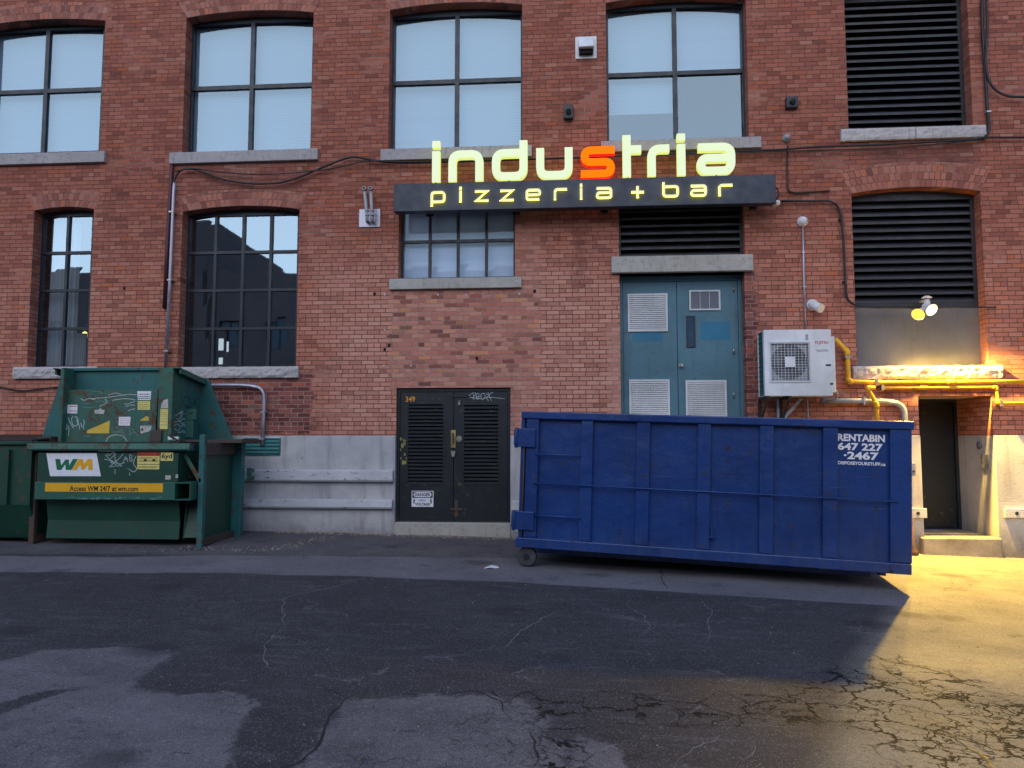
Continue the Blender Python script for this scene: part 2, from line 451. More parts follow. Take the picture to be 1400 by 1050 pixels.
    c = n.mix(n.math('MULTIPLY', n.step(strk, .54, .74), .30), c, srgb(96, 62, 58))
    c = n.mix(n.math('MULTIPLY', n.math('LESS_THAN', rnd2, .04), .22), c, srgb(206, 164, 146))
    # lime bloom
    eff = n.step(n.noise(3.2, 6, .75, vec=n.scaled(1, 1, .8)), .62, .80)
    c = n.mix(n.math('MULTIPLY', eff, .4), c, srgb(190, 160, 152))
    fine = n.noise(95, 3, .6)
    c = n.mix(.5, c, n.mix(1, c, n.ramp(fine, [(.3, (.55,) * 3), (.7, (1.0,) * 3)]), 'MULTIPLY'))
    mort_d = n.ramp(n.noise(14, 3, .6), [(.3, srgb(78, 52, 46)), (.7, srgb(128, 92, 80))])
    mort_l = n.ramp(n.noise(14, 3, .6), [(.3, srgb(126, 104, 98)), (.7, srgb(184, 162, 154))])
    mc = n.mix(lightmort, mort_d, mort_l)
    m = n.step(dn, .0036, .0066) if not arch else n.step(dn, .0035, .006)
    fcol = n.mix(m, mc, c)
    hgt = n.math('ADD', n.math('MULTIPLY', m, 1.0), n.math('ADD', n.math('MULTIPLY', fine, .25), n.math('MULTIPLY', rnd, .35)))
    n.principled(fcol, .88, 0, n.bump(hgt, .75, .008), .25); n.done()
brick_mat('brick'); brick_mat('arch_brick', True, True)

def plaster():
    n = NT('plaster'); n.pos()
    a = n.noise(1.2, 6, .65); b = n.noise(5, 5, .7); st = n.noise(1, 4, .6, vec=n.scaled(7, 7, .8))
    c = n.ramp(a, [(.3, srgb(162, 162, 168)), (.7, srgb(194, 192, 194))])
    c = n.mix(n.math('MULTIPLY', n.step(b, .52, .8), .4), c, srgb(130, 126, 126))
    c = n.mix(n.math('MULTIPLY', n.step(st, .48, .72), .42), c, srgb(112, 106, 108))
    ch = n.step(n.noise(6.5, 8, .8), .63, .65)
    c = n.mix(n.math('MULTIPLY', ch, .6), c, srgb(118, 112, 108))
    low = n.step(n.math('ADD', n.z, n.math('MULTIPLY', b, .55)), .02, .52, 1, 0)
    c = n.mix(n.math('MULTIPLY', low, .75), c, srgb(82, 74, 70))
    cr = n.step(n.noise(2.4, 8, .8), .495, .502); 
    n.principled(c, .82, 0, n.bump(n.math('ADD', n.noise(40, 4, .6), n.math('MULTIPLY', a, 2)), .25, .01), .3); n.done()
plaster()
def stone(name, base, dirt):
    n = NT(name); n.pos()
    a = n.noise(2.5, 6, .7); b = n.noise(16, 6, .7)
    c = n.ramp(a, [(.3, tuple(x * .75 for x in base)), (.7, base)])
    c = n.mix(n.math('MULTIPLY', n.step(b, .5, .72), .55), c, dirt)
    st = n.noise(1, 4, .6, vec=n.scaled(16, 16, 1.2))
    c = n.mix(n.math('MULTIPLY', n.step(st, .56, .7), .35), c, dirt)
    n.principled(c, .85, 0, n.bump(n.math('ADD', b, n.noise(60, 3, .6)), .5, .01), .3); n.done()
stone('sill_stone', srgb(176, 170, 172), srgb(92, 84, 86))
stone('rock_stone', srgb(196, 190, 190), srgb(106, 98, 100))
stone('lintel_stone', srgb(182, 178, 172), srgb(110, 102, 90))
def ledge():
    n = NT('ledge_paint'); n.pos()
    a = n.noise(2.5, 6, .7); fl = n.noise(1, 8, .75, vec=n.scaled(5, 5, 12))
    c = n.ramp(a, [(.3, srgb(178, 178, 186)), (.7, srgb(204, 204, 208))])
    c = n.mix(n.step(fl, .60, .64), c, srgb(84, 82, 84))
    c = n.mix(n.math('MULTIPLY', n.step(n.noise(9, 6, .7), .6, .7), .5), c, srgb(120, 116, 110))
    n.principled(c, .7, 0, n.bump(fl, .5, .02), .3); n.done()
ledge()
worn_paint('frame_paint', (.012, .017, .028), .4, 0, .1)
worn_paint('louvre_paint', (.022, .021, .028), .45, 0, .2)
worn_paint('louvre_light', (.032, .031, .040), .5, 0, .2)
worn_paint('panel_paint', srgb(104, 104, 106), .6, 0, .25)
worn_paint('black_paint', (.009, .0125, .018), .42, .04, .3, rustcol=(.10, .085, .03))
worn_paint('teal_door', srgb(74, 114, 130), .5, .1, .35)
worn_paint('teal_patch', srgb(32, 110, 142), .5, 0, .1)
worn_paint('white_louvre', srgb(206, 208, 212), .5, 0, .2)
worn_paint('bin_blue', (.004, .034, .165), .36, .22, .55, fade=(.016, .060, .20), rustcol=(.020, .020, .034), dent=1)
worn_paint('green_paint', (.018, .108, .076), .5, .42, .45, fade=(.035, .10, .075))
worn_paint('teal_green', (.018, .120, .118), .5, .5, .45)
worn_paint('green_rusty', (.024, .120, .088), .55, 1.0, .5)
worn_paint('dark_green', (.006, .052, .032), .5, .2, .4)
worn_paint('frame_rust', (.055, .045, .042), .7, 1.0, .5)
worn_paint('sign_navy', (.020, .026, .050), .42, 0, .12)
worn_paint('unit_white', srgb(214, 216, 222), .45, 0, .12)
worn_paint('gas_yellow', srgb(214, 164, 38), .4, .15, .3)
worn_paint('maroon_paint', srgb(84, 38, 44), .5, .2, .3)
simple('galvanised', srgb(176, 172, 186), .38, .6, .15, 8)
simple('steel', srgb(176, 170, 160), .35, .85, .15, 8)
simple('brass', srgb(180, 158, 110), .35, .8, .15, 8)
simple('pvc_white', srgb(214, 214, 218), .4, 0, .08, 5)
simple('pvc_grey', srgb(158, 160, 166), .45, 0, .1, 5)
simple('rubber', (.015, .015, .016), .6, 0, .2, 10)
simple('cable_black', (.012, .012, .016), .5, 0, .1, 6)
simple('dark_void', (.006, .006, .008), .9, 0, .1, 2)
simple('interior', (.028, .027, .030), .9, 0, .4, .8)
simple('fan_blade', srgb(70, 74, 82), .5, .2, .1, 10)
simple('wheel_steel', srgb(74, 72, 76), .6, .3, .35, 12, .2)
simple('scuff_pale', srgb(96, 134, 132), .7, 0, .35, 30)
simple('coil_teal', srgb(42, 110, 112), .5, .3, .2, 10)
simple('fan_grey', srgb(158, 162, 172), .5, .3, .1, 10)
simple('fan_dark', srgb(104, 108, 118), .6, .2, .1, 10)
simple('concrete', srgb(150, 142, 134), .85, 0, .3, 3, .4, .3)
simple('sticker_white', srgb(224, 226, 234), .5, 0, .05, 14)
simple('sticker_worn', srgb(186, 186, 182), .6, 0, .3, 18)
simple('sticker_yellow', srgb(214, 178, 62), .5, 0, .12, 12)
simple('sticker_amber', srgb(232, 168, 20), .5, 0, .06, 12)
simple('sticker_pale', srgb(222, 206, 120), .5, 0, .12, 12)
simple('sticker_red', srgb(196, 66, 48), .5, 0, .1, 12)
simple('ink_black', (.012, .012, .014), .6, 0, .1, 12)
simple('ink_red', srgb(206, 62, 52), .6, 0, .1, 12)
simple('ink_blue', srgb(60, 110, 170), .6, 0, .1, 12)
simple('ink_green', srgb(20, 104, 72), .5, 0, .1, 12)
simple('ink_grey', srgb(104, 106, 114), .6, 0, .1, 12)
simple('ink_white', srgb(226, 228, 234), .6, 0, .05, 12)
simple('number_orange', srgb(216, 140, 40), .5, 0, .1, 12)
simple('graffiti_white', srgb(168, 184, 186), .6, 0, .25, 25)
simple('graffiti_faint', srgb(110, 140, 136), .6, 0, .35, 25)
simple('seal_tar', (.010, .010, .012), .75, 0, .2, 20)
simple('sand_line', srgb(120, 120, 128), .9, 0, .35, 20)
simple('rust_brown', srgb(92, 62, 48), .8, 0, .4, 8, .3)
simple('cap_red', srgb(176, 74, 50), .6, 0, .2, 8)
simple('curtain_white', srgb(206, 208, 206), .9, 0, .06, 3)
simple('bowl_black', (.02, .02, .022), .5, 0, .2, 8)
simple('rust_yellow', srgb(140, 136, 70), .7, 0, .4, 20)
simple('paper_white', srgb(216, 218, 224), .8, 0, .06, 8)
simple('leaf_brown', srgb(120, 96, 66), .9, 0, .4, 30)
simple('leaf_straw', srgb(150, 140, 120), .9, 0, .3, 30)
def blinds(name, c0, c1, per):
    n = NT(name); n.pos()
    w_ = n.math('FRACT', n.math('DIVIDE', n.math('ADD', n.z, n.math('MULTIPLY', n.noise(1.2, 3, .5), .03)), per))
    c = n.ramp(w_, [(0, c0), (.12, c0), (.3, c1), (1, c1)])
    n.principled(c, .85, 0, n.bump(w_, .2, .01), .2); n.done()
blinds('blind_white', srgb(134, 158, 172), srgb(144, 170, 184), .045)
blinds('blind_plain', srgb(134, 156, 176), srgb(138, 160, 180), .4)
blinds('blind_bright', srgb(196, 210, 230), srgb(204, 216, 234), .4)
def glass(name, refl, tint=(.9, .95, 1)):
    n = NT(name); n.pos()
    fr = n.n('ShaderNodeLayerWeight', ins={'Blend': .5}).outputs['Facing']
    f = n.math('ADD', refl, n.math('MULTIPLY', n.math('POWER', fr, 4), .6), clamp=True)
    nr = n.bump(n.noise(.9, 1, .4), .05, .03)
    g = n.n('ShaderNodeBsdfGlossy', ins={'Color': (.46, .60, .69), 'Roughness': .015, 'Normal': nr}).outputs[0]
    t = n.n('ShaderNodeBsdfTransparent', ins={'Color': tint}).outputs[0]
    mx = n.n('ShaderNodeMixShader', ins={0: f, 1: t, 2: g}).outputs[0]
    n.t.links.new(mx, n.out.inputs[0]); n.done()
glass('glass', .24); glass('glass_dusty', .05); glass('glass_low', .40)
def emit(name, col, st):
    n = NT(name); e = n.n('ShaderNodeEmission', ins={'Color': col, 'Strength': st}); n.t.links.new(e.outputs[0], n.out.inputs[0]); n.done()
emit('letter_face', srgb(224, 240, 204), .60)
emit('letter_edge', srgb(222, 232, 120), .6)
emit('letter_red', srgb(255, 124, 14), .66)
emit('letter_red_edge', srgb(236, 20, 12), 1.2)
emit('letter_small', srgb(238, 240, 190), .58)
emit('letter_halo', srgb(226, 214, 70), 3.6)
emit('lamp_amber', (1.0, .50, .03), 2.6)
emit('lamp_white', (1.0, .74, .28), 4.0)
emit('room_lamp', (1.0, .85, .25), 1.6)
emit('room_window', srgb(190, 205, 210), .8)

def ground_mat():
    n = NT('asphalt'); n.pos()
    at = lambda k: n.n('ShaderNodeAttribute', {'attribute_name': k}).outputs['Fac']
    fine = n.noise(170, 3, .65); mid = n.noise(13, 5, .7); big = n.noise(.8, 5, .62); wob = n.math('MULTIPLY', n.math('SUBTRACT', n.noise(5.5, 6, .75), .5), .34)
    speck = n.n('ShaderNodeTexVoronoi', {'feature': 'F1'}, {'Vector': n.pos(), 'Scale': 190.0}).outputs['Color']
    spk = n.n('ShaderNodeSeparateXYZ', ins={0: speck}).outputs[0]
    dark = n.ramp(big, [(.3, srgb(54, 54, 60)), (.7, srgb(72, 71, 78))])
    dark = n.mix(n.math('MULTIPLY', n.step(n.noise(1, 5, .7, vec=n.scaled(2.2, 9, 1)), .5, .7), .35), dark, srgb(108, 106, 114))
    light = n.ramp(n.noise(1.7, 5, .7), [(.3, srgb(94, 92, 99)), (.7, srgb(122, 119, 126))])
    light = n.mix(n.step(n.noise(1, 6, .7, vec=n.scaled(1.2, 3.4, 1)), .60, .66), light, srgb(80, 78, 88))
    band = n.ramp(n.noise(1.3, 6, .7), [(.3, srgb(102, 100, 108)), (.7, srgb(134, 132, 140))])
    near = n.ramp(n.noise(1.6, 6, .7), [(.3, srgb(84, 82, 90)), (.7, srgb(112, 108, 114))])
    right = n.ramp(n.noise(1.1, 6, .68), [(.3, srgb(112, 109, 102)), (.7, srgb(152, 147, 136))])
    e = lambda k, s=.030: n.step(n.math('ADD', at(k), wob), -s, s)
    e2 = lambda k, s=.05: n.step(n.math('ADD', at(k), n.math('MULTIPLY', wob, .25)), -s, s)
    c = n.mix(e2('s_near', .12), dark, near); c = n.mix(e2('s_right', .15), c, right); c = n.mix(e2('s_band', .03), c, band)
    c = n.mix(e('s_patch'), c, light)
    c = n.mix(.85, c, n.mix(1, c, n.ramp(fine, [(.25, (.40,) * 3), (.75, (1.3,) * 3)]), 'MULTIPLY'))
    c = n.mix(.55, c, n.mix(1, c, n.ramp(n.noise(42, 4, .75), [(.3, (.55,) * 3), (.7, (1.2,) * 3)]), 'MULTIPLY'))
    c = n.mix(n.math('MULTIPLY', n.step(n.noise(2.6, 6, .72), .53, .68), .45), c, srgb(44, 43, 48))
    c = n.mix(n.math('MULTIPLY', n.math('GREATER_THAN', spk, .94), .35), c, srgb(176, 172, 170))
    c = n.mix(n.math('MULTIPLY', n.math('LESS_THAN', spk, .12), .45), c, srgb(36, 36, 42))
    oil = n.n('ShaderNodeTexVoronoi', {'feature': 'F1'}, {'Vector': n.n('ShaderNodeVectorMath', {'operation': 'ADD'}, {0: n.scaled(.9, 1.1, 0), 1: n.n('ShaderNodeVectorMath', {'operation': 'SCALE'}, {0: n.noise(7, 4, .65, out='Color'), 3: .18}).outputs[0]}).outputs[0], 'Scale': 1.0}).outputs['Distance']
    c = n.mix(n.math('MULTIPLY', n.step(oil, .10, .24, 1, 0), .5), c, srgb(40, 39, 44))
    # damp gravelly scour spots
    c = n.mix(n.math('MULTIPLY', n.step(n.math('ADD', at('s_scour'), n.math('MULTIPLY', wob, 1.2)), 0, .14), .8), c, n.mix(n.step(n.noise(60, 3, .7), .5, .6), srgb(30, 30, 36), srgb(74, 72, 78)))
    # alligator cracks
    dv = n.n('ShaderNodeVectorMath', {'operation': 'ADD'}, {0: n.scaled(1, 1.25, 0), 1: n.n('ShaderNodeVectorMath', {'operation': 'SCALE'}, {0: n.noise(4.5, 4, .65, out='Color'), 3: .34}).outputs[0]}).outputs[0]
    v1 = n.n('ShaderNodeTexVoronoi', {'feature': 'DISTANCE_TO_EDGE'}, {'Vector': dv, 'Scale': 3.6}).outputs['Distance']
    v2 = n.n('ShaderNodeTexVoronoi', {'feature': 'DISTANCE_TO_EDGE'}, {'Vector': dv, 'Scale': 8.5}).outputs['Distance']
    wid = n.step(n.noise(3, 3, .6), .3, .62, .022, .058)
    gate = n.step(n.math('ADD', at('s_croc'), n.math('MULTIPLY', wob, 1.5)), -.16, .04)
    k1 = n.math('MULTIPLY', n.step(n.math('DIVIDE', v1, wid), .45, 1, 1, 0), gate)
    gate2 = n.math('MULTIPLY', n.step(n.math('ADD', at('s_croc'), n.math('MULTIPLY', wob, 2.2)), .0, .15), n.step(n.noise(2.3, 2, .5), .42, .52))
    k2 = n.math('MULTIPLY', n.step(v2, .015, .045, 1, 0), gate2)
    vf = n.n('ShaderNodeTexVoronoi', {'feature': 'DISTANCE_TO_EDGE'}, {'Vector': dv, 'Scale': 5.2}).outputs['Distance']
    k3 = n.math('MULTIPLY', n.math('MULTIPLY', n.step(vf, .006, .016, 1, 0), n.step(n.noise(1.5, 3, .6), .50, .60)), n.math('MULTIPLY', e('s_patch'), .6))
    ck = n.math('MAXIMUM', n.math('MAXIMUM', k1, k2), k3)
    c = n.mix(ck, c, srgb(10, 10, 13))
    # faint sand lines and scuffs
    sc1 = n.n('ShaderNodeTexVoronoi', {'feature': 'DISTANCE_TO_EDGE'}, {'Vector': dv, 'Scale': 1.3}).outputs['Distance']
    sl_ = n.math('MULTIPLY', n.math('MULTIPLY', n.step(n.math('ADD', sc1, n.math('MULTIPLY', n.math('SUBTRACT', mid, .5), .02)), .002, .012, 1, 0), n.step(n.noise(2.5, 4, .7), .5, .62)), .5)
    c = n.mix(sl_, c, srgb(132, 130, 138))
    h = n.math('SUBTRACT', n.math('ADD', n.math('MULTIPLY', fine, .6), n.math('MULTIPLY', mid, .8)), n.math('MULTIPLY', ck, 3))
    ro = n.math('ADD', n.step(big, .3, .7, .76, .92), n.math('MULTIPLY', ck, .1))
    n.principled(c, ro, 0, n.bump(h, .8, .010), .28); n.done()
ground_mat()
def opp_mat():
    n = NT('opposite_brick'); n.pos()
    n.principled(n.ramp(n.noise(.6, 4, .6), [(.3, srgb(96, 88, 94)), (.7, srgb(114, 102, 106))]), .9); n.done()  # lighter, bluish brick colour stands in for distance haze
opp_mat()
simple('opposite_glass', srgb(60, 82, 104), .2, 0, .2, .5)

# ------------------------------------------------------------------ ground
def poly_world(pxs): return [(G(x, y).x, G(x, y).y) for x, y in pxs]
def sdf(poly, X, Y):
    """signed distance, positive inside"""
    P = np.array(poly); n = len(P); d = np.full(X.shape, 1e9); ins = np.zeros(X.shape, bool)
    for i in range(n):
        a = P[i]; b = P[(i + 1) % n]; ab = b - a
        t = np.clip(((X - a[0]) * ab[0] + (Y - a[1]) * ab[1]) / (ab @ ab + 1e-12), 0, 1)
        d = np.minimum(d, np.hypot(X - a[0] - t * ab[0], Y - a[1] - t * ab[1]))
        c = ((a[1] > Y) != (b[1] > Y)); 
        with np.errstate(divide='ignore', invalid='ignore'):
            xi = (b[0] - a[0]) * (Y - a[1]) / (b[1] - a[1] + 1e-15) + a[0]
        ins ^= c & (X < xi)
    return np.where(ins, d, -d)
def lined(pl, X, Y, half):
    P = np.array(pl); d = np.full(X.shape, 1e9)
    for i in range(len(P) - 1):
        a = P[i]; b = P[i + 1]; ab = b - a
        t = np.clip(((X - a[0]) * ab[0] + (Y - a[1]) * ab[1]) / (ab @ ab + 1e-12), 0, 1)
        d = np.minimum(d, np.hypot(X - a[0] - t * ab[0], Y - a[1] - t * ab[1]) - half[i])
    return -d
def axis(lo, hi, st, far):
    a = list(np.arange(lo, hi + 1e-6, st)); s = st; x = a[-1]
    while x < far: s *= 1.5; x += s; a.append(x)
    s = st; x = lo; pre = []
    while x > -far: s *= 1.5; x -= s; pre.append(x)
    return np.array(pre[::-1] + a)
def build_ground():
    xs = axis(-8.6, 8.6, .05, 260); ys = axis(-9.4, 1.2, .05, 260)
    X, Y = np.meshgrid(xs, ys); Z = np.vectorize(gz)(X, Y)
    nx, ny = len(xs), len(ys)
    n_ = np.array([[.012 * mnoise.noise(Vector((x * .9, y * .9, 0))) + .004 * mnoise.noise(Vector((x * 3, y * 3, 5))) for x in xs] for y in ys])
    Z = Z + n_ * (np.abs(Y) > -1)
    me = bpy.data.meshes.new('ground')
    idx = np.arange(nx * ny).reshape(ny, nx)
    F = np.stack([idx[:-1, :-1], idx[:-1, 1:], idx[1:, 1:], idx[1:, :-1]], -1).reshape(-1, 4)
    me.from_pydata(np.stack([X, Y, Z], -1).reshape(-1, 3).tolist(), [], F.tolist())
    me.polygons.foreach_set('use_smooth', [True] * len(F))
    pt = np.full(X.shape, -1e3)
    patches = [
        [(-400, 905), (0, 905), (60, 889), (170, 885), (243, 893), (195, 922), (185, 940), (250, 952), (262, 948), (320, 946), (352, 962), (345, 978), (322, 1000), (303, 1050), (290, 1200), (-600, 1200)],
        [(475, 951), (540, 953), (600, 951), (720, 955), (745, 985), (752, 1012), (772, 1014), (779, 1050), (800, 1200), (300, 1200), (405, 1050), (432, 1022), (440, 1000), (466, 965)],
        [(785, 1004), (828, 1012), (852, 1030), (862, 1050), (870, 1110), (790, 1110), (783, 1040)],
    ]
    for p in patches: pt = np.maximum(pt, sdf(poly_world(p), X, Y))
    holes = lined(poly_world([(-60, 985), (0, 968), (60, 950), (110, 942)]), X, Y, [.10, .07, .03])
    pt = np.minimum(pt, -holes - .0)
    band = sdf(poly_world([(-900, 752), (0, 760), (150, 762), (300, 759), (700, 763), (905, 776), (1000, 778), (1240, 782), (1240, 830), (1050, 818), (905, 808), (700, 796), (500, 788), (250, 783), (0, 782), (-900, 778)]), X, Y)
    near = sdf(poly_world([(-1500, 700), (-900, 754), (300, 759), (700, 763), (905, 776), (1200, 780), (1200, 700)]), X, Y)
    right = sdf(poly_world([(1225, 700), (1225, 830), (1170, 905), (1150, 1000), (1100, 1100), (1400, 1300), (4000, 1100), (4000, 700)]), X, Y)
    croc = np.maximum(lined(poly_world([(1190, 900), (1235, 905), (1290, 925), (1340, 945)]), X, Y, [.02, .02, .0]),
        lined(poly_world([(755, 968), (850, 965), (960, 972), (1060, 968), (1150, 962), (1225, 945), (1290, 960), (1340, 990), (1440, 1010), (1600, 1040)]), X, Y, [.05, .14, .14, .18, .28, .42, .46, .40, .35]))
    croc = np.maximum(croc, lined(poly_world([(1250, 1000), (1300, 1030), (1350, 1080), (1400, 1120)]), X, Y, [.25, .25, .25]))
    croc = np.maximum(croc, lined(poly_world([(700, 950), (765, 975), (770, 1050), (775, 1150)]), X, Y, [.02, .05, .05]))
    sc_ = np.maximum(lined(poly_world([(735, 966), (775, 968)]), X, Y, [.03]), lined(poly_world([(870, 975), (905, 992), (945, 990)]), X, Y, [.05, .06]))
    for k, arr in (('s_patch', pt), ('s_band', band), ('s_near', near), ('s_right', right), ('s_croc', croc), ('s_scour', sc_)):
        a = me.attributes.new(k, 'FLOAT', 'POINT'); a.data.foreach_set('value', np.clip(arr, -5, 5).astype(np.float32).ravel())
    me.materials.append(M['asphalt']); me.update()
    ob = bpy.data.objects.new('ground', me); COL.objects.link(ob); tag(ob, kind='structure', label='worn patched asphalt yard')
    return ob
build_ground()
def gsurf(x, y): return gz(x, y) + .012 * mnoise.noise(Vector((x * .9, y * .9, 0))) + .004 * mnoise.noise(Vector((x * 3, y * 3, 5)))
def ground_line(mb, pts, wd, jit=.02, seed=0, lift=.003):
    P = [Vector((G(x, y).x, G(x, y).y)) for x, y in pts]; out = []
    rg = random.Random(seed)
    for i in range(len(P) - 1):
        L = (P[i + 1] - P[i]).length; k = max(2, int(L / .05))
        nn = Vector((-(P[i + 1] - P[i]).y, (P[i + 1] - P[i]).x)).normalized()
        for j in range(k):
            q = P[i].lerp(P[i + 1], j / k)
            out.append(q + nn * (jit * mnoise.noise(Vector((q.x * 6, q.y * 6, seed))) * 2 + rg.uniform(-.3, .3) * jit))
    out.append(P[-1])
    vs = []; n = len(out)
    for i, q in enumerate(out):
        t = (out[min(i + 1, n - 1)] - out[max(i - 1, 0)]).normalized(); nn = Vector((-t.y, t.x))
        w_ = wd * (.35 + 1.1 * abs(mnoise.noise(Vector((q.x * 9, q.y * 9, seed + 3)))) ) * min(1, .25 + 3 * min(i, n - 1 - i) / n)
        for s_ in (1, -1):
            r_ = q + nn * w_ / 2 * s_; vs.append(Vector((r_.x, r_.y, gsurf(r_.x, r_.y) + lift)))
    mb.add(vs, [(2 * i, 2 * i + 1, 2 * i + 3, 2 * i + 2) for i in range(n - 1)])
g1 = MB()
for k, (pts, wd) in enumerate([
    ([(475, 951), (462, 968), (445, 992), (438, 1012), (430, 1026), (405, 1046), (380, 1052)], .030),
    ([(445, 940), (470, 950), (475, 952)], .012), ([(905, 776), (904, 790), (912, 806)], .022),
    ([(470, 951), (510, 953), (560, 950)], .008), ([(600, 950), (650, 945), (680, 960), (700, 985)], .014),
    ([(1190, 893), (1215, 905), (1262, 914), (1305, 925), (1345, 943)], .028), ([(1200, 905), (1210, 912), (1222, 922), (1232, 932)], .016),
    ([(1225, 893), (1235, 903), (1248, 908)], .013), ([(1255, 780), (1300, 790), (1305, 800), (1280, 812)], .008),
    ([(725, 995), (735, 1020), (728, 1050)], .014), ([(1300, 1005), (1340, 1030), (1370, 1060)], .026)]):
    ground_line(g1, pts, wd, .018, k)
g1.build('pavement_crack', 'seal_tar', kind='structure')
g2 = MB()
for k, (pts, wd) in enumerate([
    ([(500, 789), (455, 803), (410, 812), (390, 818), (386, 835), (388, 858)], .016), ([(366, 898), (362, 912), (372, 915)], .014),
    ([(388, 858), (374, 868), (364, 885), (362, 905)], .010), ([(862, 812), (860, 828), (882, 845), (888, 862), (875, 874)], .012),
    ([(958, 818), (972, 838), (970, 858), (966, 880)], .012), ([(1000, 870), (970, 872), (955, 880)], .006), ([(780, 832), (745, 845), (715, 862), (690, 885)], .016),
    ([(888, 862), (905, 856), (930, 850)], .009), ([(980, 1005), (950, 1025), (925, 1042)], .010), ([(1035, 1020), (1018, 1038)], .008)]):
    ground_line(g2, pts, wd, .022, k + 40)
g2.build('sand_filled_crack', 'sand_line', kind='structure')

# ------------------------------------------------------------------ the brick building
building = empty('brick_building', (0, 0, 0), 'old red brick factory building with tall dusty blue windows and a grey painted base', 'building')
vb = (W(430, 593)[1] + W(1365, 598)[1]) / 2
UL, UR, TOP = -15.0, 15.0, 11.0
def hole(xl, xr, ys, yb, rise, ymid=None, shift=0):
    ymid = ymid or (ys + yb) / 2
    u0 = W(xl, ymid)[0]; u1 = W(xr, ymid)[0]; xm = (xl + xr) / 2
    return (u0, u1, W(xm, yb)[1], W(xm, ys)[1], rise)
H = {
 'U0': hole(-28, 140, 32, 211, .07), 'U1': hole(252, 427, 21, 207.5, .08), 'U2': hole(532, 714, 10, 203, .08),
 'U3': hole(829, 1022, 0, 192, .08), 'U4': hole(1157, 1326, -14, 176, .10),
 'L0': hole(42, 124, 287, 502, .05), 'L1': hole(246, 407, 288, 502, .08), 'L2': hole(545, 704, 272, 381, .0),
 'M': hole(846, 1018, 272, 351, .0), 'R': hole(1168, 1346, 263, 501, .085),
}
bd = (W(541, 620)[0], W(698, 620)[0], W(620, 725)[1], W(620, 530)[1])
bl = (W(848, 470)[0], W(1020, 470)[0], .95, W(930, 373)[1])
rd = (W(1259, 640)[0], W(1360, 640)[0], W(1310, 735)[1], W(1310, 541)[1])
outer = [(UL, vb), (bd[0], vb), (bd[0], bd[3]), (bd[1], bd[3]), (bd[1], vb), (bl[0], vb), (bl[0], bl[3]), (bl[1], bl[3]), (bl[1], vb),
         (rd[0], vb), (rd[0], rd[3]), (rd[1], rd[3]), (rd[1], vb), (UR, vb), (UR, TOP), (UL, TOP)]
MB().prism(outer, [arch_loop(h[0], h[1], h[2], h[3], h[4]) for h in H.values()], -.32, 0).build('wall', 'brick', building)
b = MB()
gb = -.75
for (a, c, lo) in ((UL, bd[0], gb), (bd[1], bl[0], gb), (bl[1], rd[0], gb), (rd[1], UR, gb)):
    b.box(a + (.0 if a == UL else .0), c, lo, vb - .002, -.32, .028)
b.box(bl[0], bl[1], gb, bl[2], -.32, .02)
b.build('plaster_base', 'plaster', building, bevel=.008)
b = MB()      # shell that keeps the rooms dark
b.box(UL, UL + .3, gb, TOP, -12, -.33); b.box(UR - .3, UR, gb, TOP, -12, -.33); b.box(UL, UR, gb, TOP, -12.3, -12)
b.box(UL, UR, TOP, TOP + .3, -12.3, -.0)
b.build('side_wall', 'interior', building)
b = MB(); zf = (H['L1'][3] + H['U1'][2]) / 2
b.box(UL + .3, UR - .3, zf - .15, zf + .15, -11.9, -.33); b.box(UL + .3, UR - .3, .5, .7, -11.9, -1.2)
b.box(UL + .3, UR - .3, .7, zf - .15, -4.2, -4.0)
for u in (-3.4, W(495, 400)[0], W(780, 300)[0] - .3): b.box(u, u + .15, .7, TOP - .1, -3.99, -.33)
b.build('floor', 'interior', building)

def arch_band(h, thick, sub, ext=.10):
    """rings of bricks on edge over an opening, following its curve"""
    u0, u1, v0, vs, rise = h; rise = max(rise, .03)
    hh = (u1 - u0) / 2; Rr = (hh * hh + rise * rise) / (2 * rise); cx = (u0 + u1) / 2; cz = vs + rise - Rr
    a = math.asin(hh / Rr); n = 28; mb = MB(); aw = a * (1 + ext / hh)
    for i in range(n):
        t0 = -a + 2 * a * i / n; t1 = -a + 2 * a * (i + 1) / n
        k = (aw / a)
        q = []; uv = []
        for (t, r_, kk) in ((t0, 0, 1), (t1, 0, 1), (t1, thick, k), (t0, thick, k)):
            q.append(mb.F.p(cx + (Rr + r_) * math.sin(t * kk), cz + (Rr + r_) * math.cos(t * kk), .0035)); uv.append((t * Rr + cx * 3.1, r_))
        # lower lip that returns to the wall face
        mb.add(q, [(0, 1, 2, 3)], [uv])
        for (i0, i1) in ((1, 0), (3, 2)):
            e = [q[i0], q[i1], q[i1] + Vector((0, .006, 0)), q[i0] + Vector((0, .006, 0))]
            mb.add(e, [(0, 1, 2, 3)], [[uv[i0], uv[i1], uv[i1], uv[i0]]])
    ob = mb.build('brick_arch', 'arch_brick', sub)
    return ob
